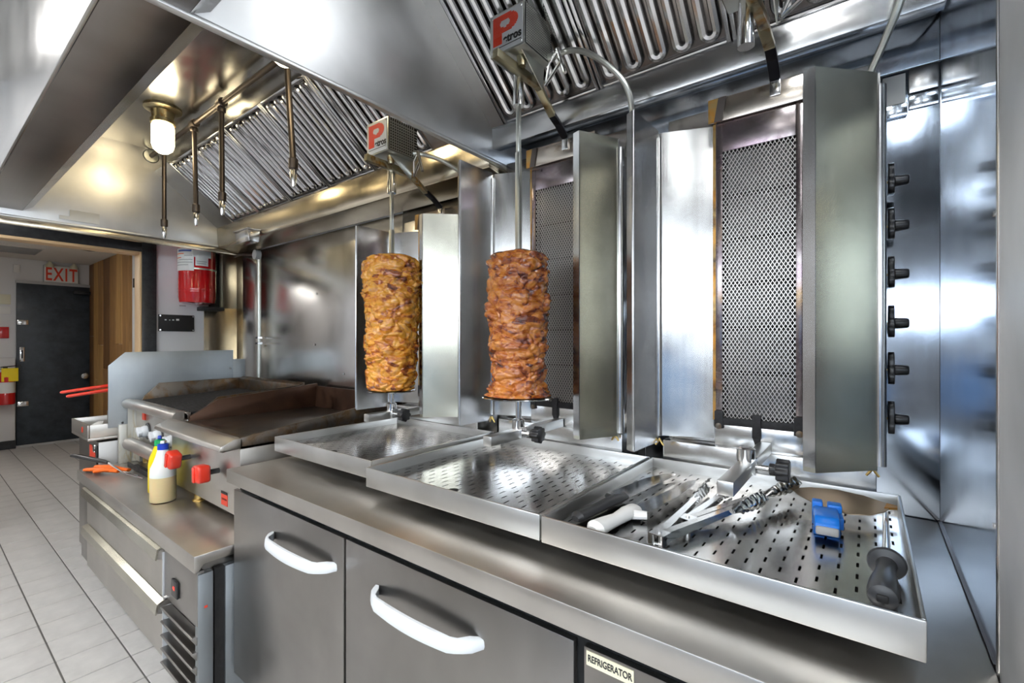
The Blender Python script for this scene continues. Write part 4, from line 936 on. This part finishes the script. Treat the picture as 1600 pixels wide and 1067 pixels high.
for tt, x, y in ((t1, -1.50, 0.92), (t2, -0.86, 0.87), (t3, 0.035, 1.09)): MB().cyl((x, y, zf + 0.0004), (x, y, zf + 0.001), 0.014, seg=20).part('drain_hole', 'gap_black', tt)

# ------------------------------------------------------------------ tools in the right tray
def oriented(x, y, z, ang): return Matrix.Translation((x, y, z)) @ Matrix.Rotation(ang, 4, 'Z')
# black handled chef knife: butt towards the camera
def along(p0, p1): return math.atan2(p1[1] - p0[1], p1[0] - p0[0])
k1 = thing('chef_knife', 'chef knife with dark grey handle in the right tray', 'knife', (-0.47, 1.05, zf))
a = along((-0.492, 0.862), (-0.438, 1.32)); Mx = oriented(-0.492, 0.862, zf + 0.013, a)
MB().sweep([(0, 0, 0), (0.01, 0, 0.002), (0.06, 0, 0.001), (0.12, 0, 0.003), (0.16, 0, 0.002), (0.20, 0, 0)], [0.008, 0.0145, 0.0125, 0.0135, 0.0145, 0.010], 14, (1.15, 0.8)).sweep([(0.165, 0.010, 0.001), (0.175, 0.034, 0.0)], [0.011, 0.008], 10, (0.8, 0.8)).xf(Mx).part('handle', 'black_soft', k1)
MB().prism([(0.17, -0.010), (0.46, -0.008), (0.47, -0.002), (0.44, 0.016), (0.36, 0.030), (0.19, 0.036), (0.185, 0.0)], 'z', -0.001, 0.001).xf(Mx @ Matrix.Rotation(0.12, 4, 'X')).part('blade', 'blade', k1)
k2 = thing('butcher_knife', 'butcher knife with white plastic handle in the right tray', 'knife', (-0.40, 1.0, zf))
a = along((-0.432, 0.825), (-0.378, 1.25)); Mx = oriented(-0.432, 0.825, zf + 0.014, a)
MB().sweep([(0, 0, 0), (0.012, 0, 0.002), (0.045, 0, 0.002), (0.09, 0, 0.0), (0.125, 0, 0.002), (0.16, 0, 0.0), (0.17, 0, 0)], [0.012, 0.0195, 0.017, 0.0145, 0.017, 0.018, 0.012], 14, (1.1, 0.8)).sweep([(0.135, -0.01, 0), (0.150, -0.036, 0)], [0.014, 0.011], 10, (0.9, 0.8)).xf(Mx).part('handle', 'white_handle', k2)
MB().prism([(0.15, 0.014), (0.46, 0.010), (0.475, -0.004), (0.42, -0.022), (0.30, -0.036), (0.16, -0.036)], 'z', -0.001, 0.001).xf(Mx @ Matrix.Rotation(-0.15, 4, 'X')).part('blade', 'blade', k2)
def tongs(pivot, t1_, t2_, label, z1, z2):
    t = thing('tongs', label, 'tongs', (pivot[0], pivot[1], zf), 'steel tongs in the right tray')
    for tip, zt_, s in ((t1_, z1, 1), (t2_, z2, -1)):
        L = math.hypot(tip[0] - pivot[0], tip[1] - pivot[1]); a = along(pivot, tip)
        pit = math.atan2(zt_, L)
        Mx = oriented(pivot[0], pivot[1], zf + 0.0125, a) @ Matrix.Rotation(-pit, 4, 'Y')
        mb = MB(); w0, h0 = 0.017, 0.019
        n = 14; U = []
        for i in range(n + 1):                         # U channel arm
            u = i / n; x = L * 0.68 * u; wd = w0 * (1 - 0.28*u); hh = h0 * (1 - 0.42*u)
            U.append([mb.bm.verts.new(p) for p in ((x, -s*wd/2, -hh/2), (x, s*wd/2, -hh/2), (x, s*wd/2, hh/2), (x, -s*wd/2, hh/2), (x, -s*wd/2, hh/2 - 0.002), (x, s*(wd/2 - 0.0015), hh/2 - 0.002), (x, s*(wd/2 - 0.0015), -hh/2 + 0.002), (x, -s*wd/2, -hh/2 + 0.002))])
        for r0, r1 in zip(U, U[1:]):
            for k in range(8): l = (k+1) % 8; mb.bm.faces.new((r0[k], r0[l], r1[l], r1[k]))
        mb.bm.faces.new(U[0]); mb.bm.faces.new(U[-1][::-1])
        arm = mb.xf(Mx).part('arm', 'chrome', t)
        hd = MB(); rows = []; xs = L * 0.64; hl2 = L * 0.36; m = 72       # scalloped spoon head
        for i in range(m + 1):
            u = i / m; x = xs + hl2 * u
            half = 0.0065 + 0.0125 * (math.sin(min(1.0, u / 0.75) * PI / 2) ** 1.3)
            if u > 0.86: half *= math.sqrt(max(0.0, 1 - ((u - 0.86) / 0.15) ** 2))
            if u > 0.22: half *= 0.86 + 0.18 * abs(math.sin((u - 0.22) / 0.78 * PI * 5))
            rows.append([hd.bm.verts.new((x, s*(0.004 + 0.010 * (1 - (q/2)**2) ) , half * q / 2)) for q in (-2, -1.2, 0, 1.2, 2)] + [hd.bm.verts.new((x, s*(0.0025 + 0.010 * (1 - (q/2)**2)), half * q / 2)) for q in (2, 1.2, 0, -1.2, -2)])
        for r0, r1 in zip(rows, rows[1:]):
            for k in range(10): l = (k+1) % 10; hd.bm.faces.new((r0[k], r0[l], r1[l], r1[k]))
        hd.bm.faces.new(rows[0]); hd.bm.faces.new(rows[-1][::-1])
        hd.xf(Mx).part('scalloped_head', 'chrome', arm)
    a = along(pivot, ((t1_[0]+t2_[0])/2, (t1_[1]+t2_[1])/2))
    Mx = oriented(pivot[0], pivot[1], zf + 0.0125, a)
    MB().box(-0.010, 0.004, -0.016, -0.0145, -0.0095, 0.0095).box(-0.010, 0.004, 0.0145, 0.016, -0.0095, 0.0095).box(-0.010, 0.02, -0.016, 0.016, 0.0095, 0.0108).box(-0.010, 0.02, -0.016, 0.016, -0.0108, -0.0095).cyl((0.006, 0, -0.013), (0.006, 0, 0.013), 0.004, seg=10).xf(Mx).part('hinge', 'chrome', t)
tongs((-0.318, 0.872), (-0.318, 1.25), (-0.190, 1.19), 'larger steel tongs lying open, hinge end nearest the front rim', 0.012, 0.02)
tongs((-0.300, 0.985), (-0.268, 1.27), (-0.140, 1.335), 'second steel tongs lying behind, scalloped tip under the clamp arm', 0.010, 0.03)
bl = thing('carving_blade', 'long tan curved carving blade leaning on the back rim of the tray', 'knife', (-0.06, 1.34, zf))
Mx = Matrix.Translation((-0.150, 1.315, zf + 0.030)) @ Matrix.Rotation(-0.03, 4, 'Z') @ Matrix.Rotation(0.16, 4, 'X')
pts = [(0.0, 0.0), (0.02, -0.030), (0.05, -0.055), (0.085, -0.074), (0.12, -0.080), (0.155, -0.066), (0.18, -0.036), (0.188, -0.010), (0.186, 0.004), (0.14, 0.026), (0.09, 0.034), (0.04, 0.024)]
MB().prism(pts, 'z', -0.001, 0.001).xf(Mx).part('blade', 'blade_tan', bl)
MB().prism([(0.178, -0.022), (0.200, -0.012), (0.200, 0.000), (0.182, 0.004)], 'z', -0.0025, 0.0025).xf(Mx).part('tang', 'burnt_edge', bl)
sh = thing('knife_sharpener', 'bright blue knife sharpener with grey end cap', 'sharpener', (-0.066, 1.15, zf))
Mx = oriented(-0.066, 1.115, zf, 0.10)
MB().prism([(-0.025, 0.010), (-0.025, 0.030), (-0.010, 0.042), (0.05, 0.044), (0.075, 0.034), (0.08, 0.012), (0.06, 0.004), (0.0, 0.004)], 'x', -0.021, 0.021).xf(Mx).part('body', 'blue_sharp', sh, 0.004)
MB().box(-0.019, 0.019, -0.032, -0.024, 0.012, 0.028).xf(Mx).part('end_cap', 'label_grey', sh, 0.003)
MB().box(-0.023, -0.004, 0.060, 0.085, 0.0, 0.050).box(0.004, 0.029, 0.055, 0.085, 0.006, 0.048).box(0.020, 0.030, 0.02, 0.055, 0.010, 0.034).box(-0.022, 0.022, 0.0, 0.05, 0.0, 0.006).xf(Mx).part('clip', 'blue_sharp', sh, 0.003)
hs = thing('honing_steel', 'honing steel with dark grey guarded handle at the right rim', 'honing steel', (0.022, 1.05, zf))
MB().cyl((0.024, 0.98, zf + 0.024), (0.030, 1.31, zf + 0.009), 0.0062, 0.0055, 14).part('rod', 'chrome', hs)
ax_ = Vector((0.016, 0.848, zf + 0.021)); ad = (Vector((0.024, 0.98, zf + 0.024)) - ax_).normalized()
MB().lathe([(0.010, 0.0), (0.0175, 0.004), (0.0195, 0.016), (0.0190, 0.045), (0.0145, 0.08), (0.0125, 0.11), (0.014, 0.124), (0.0245, 0.127), (0.0265, 0.132), (0.0245, 0.138), (0.010, 0.141)], ax_, ad, 28).part('handle', 'grey_plastic', hs)
MB().box(0.016 - 0.007, 0.016 + 0.007, 0.844, 0.850, zf + 0.016, zf + 0.027).part('hang_hole', 'black_matte', hs, 0.002)
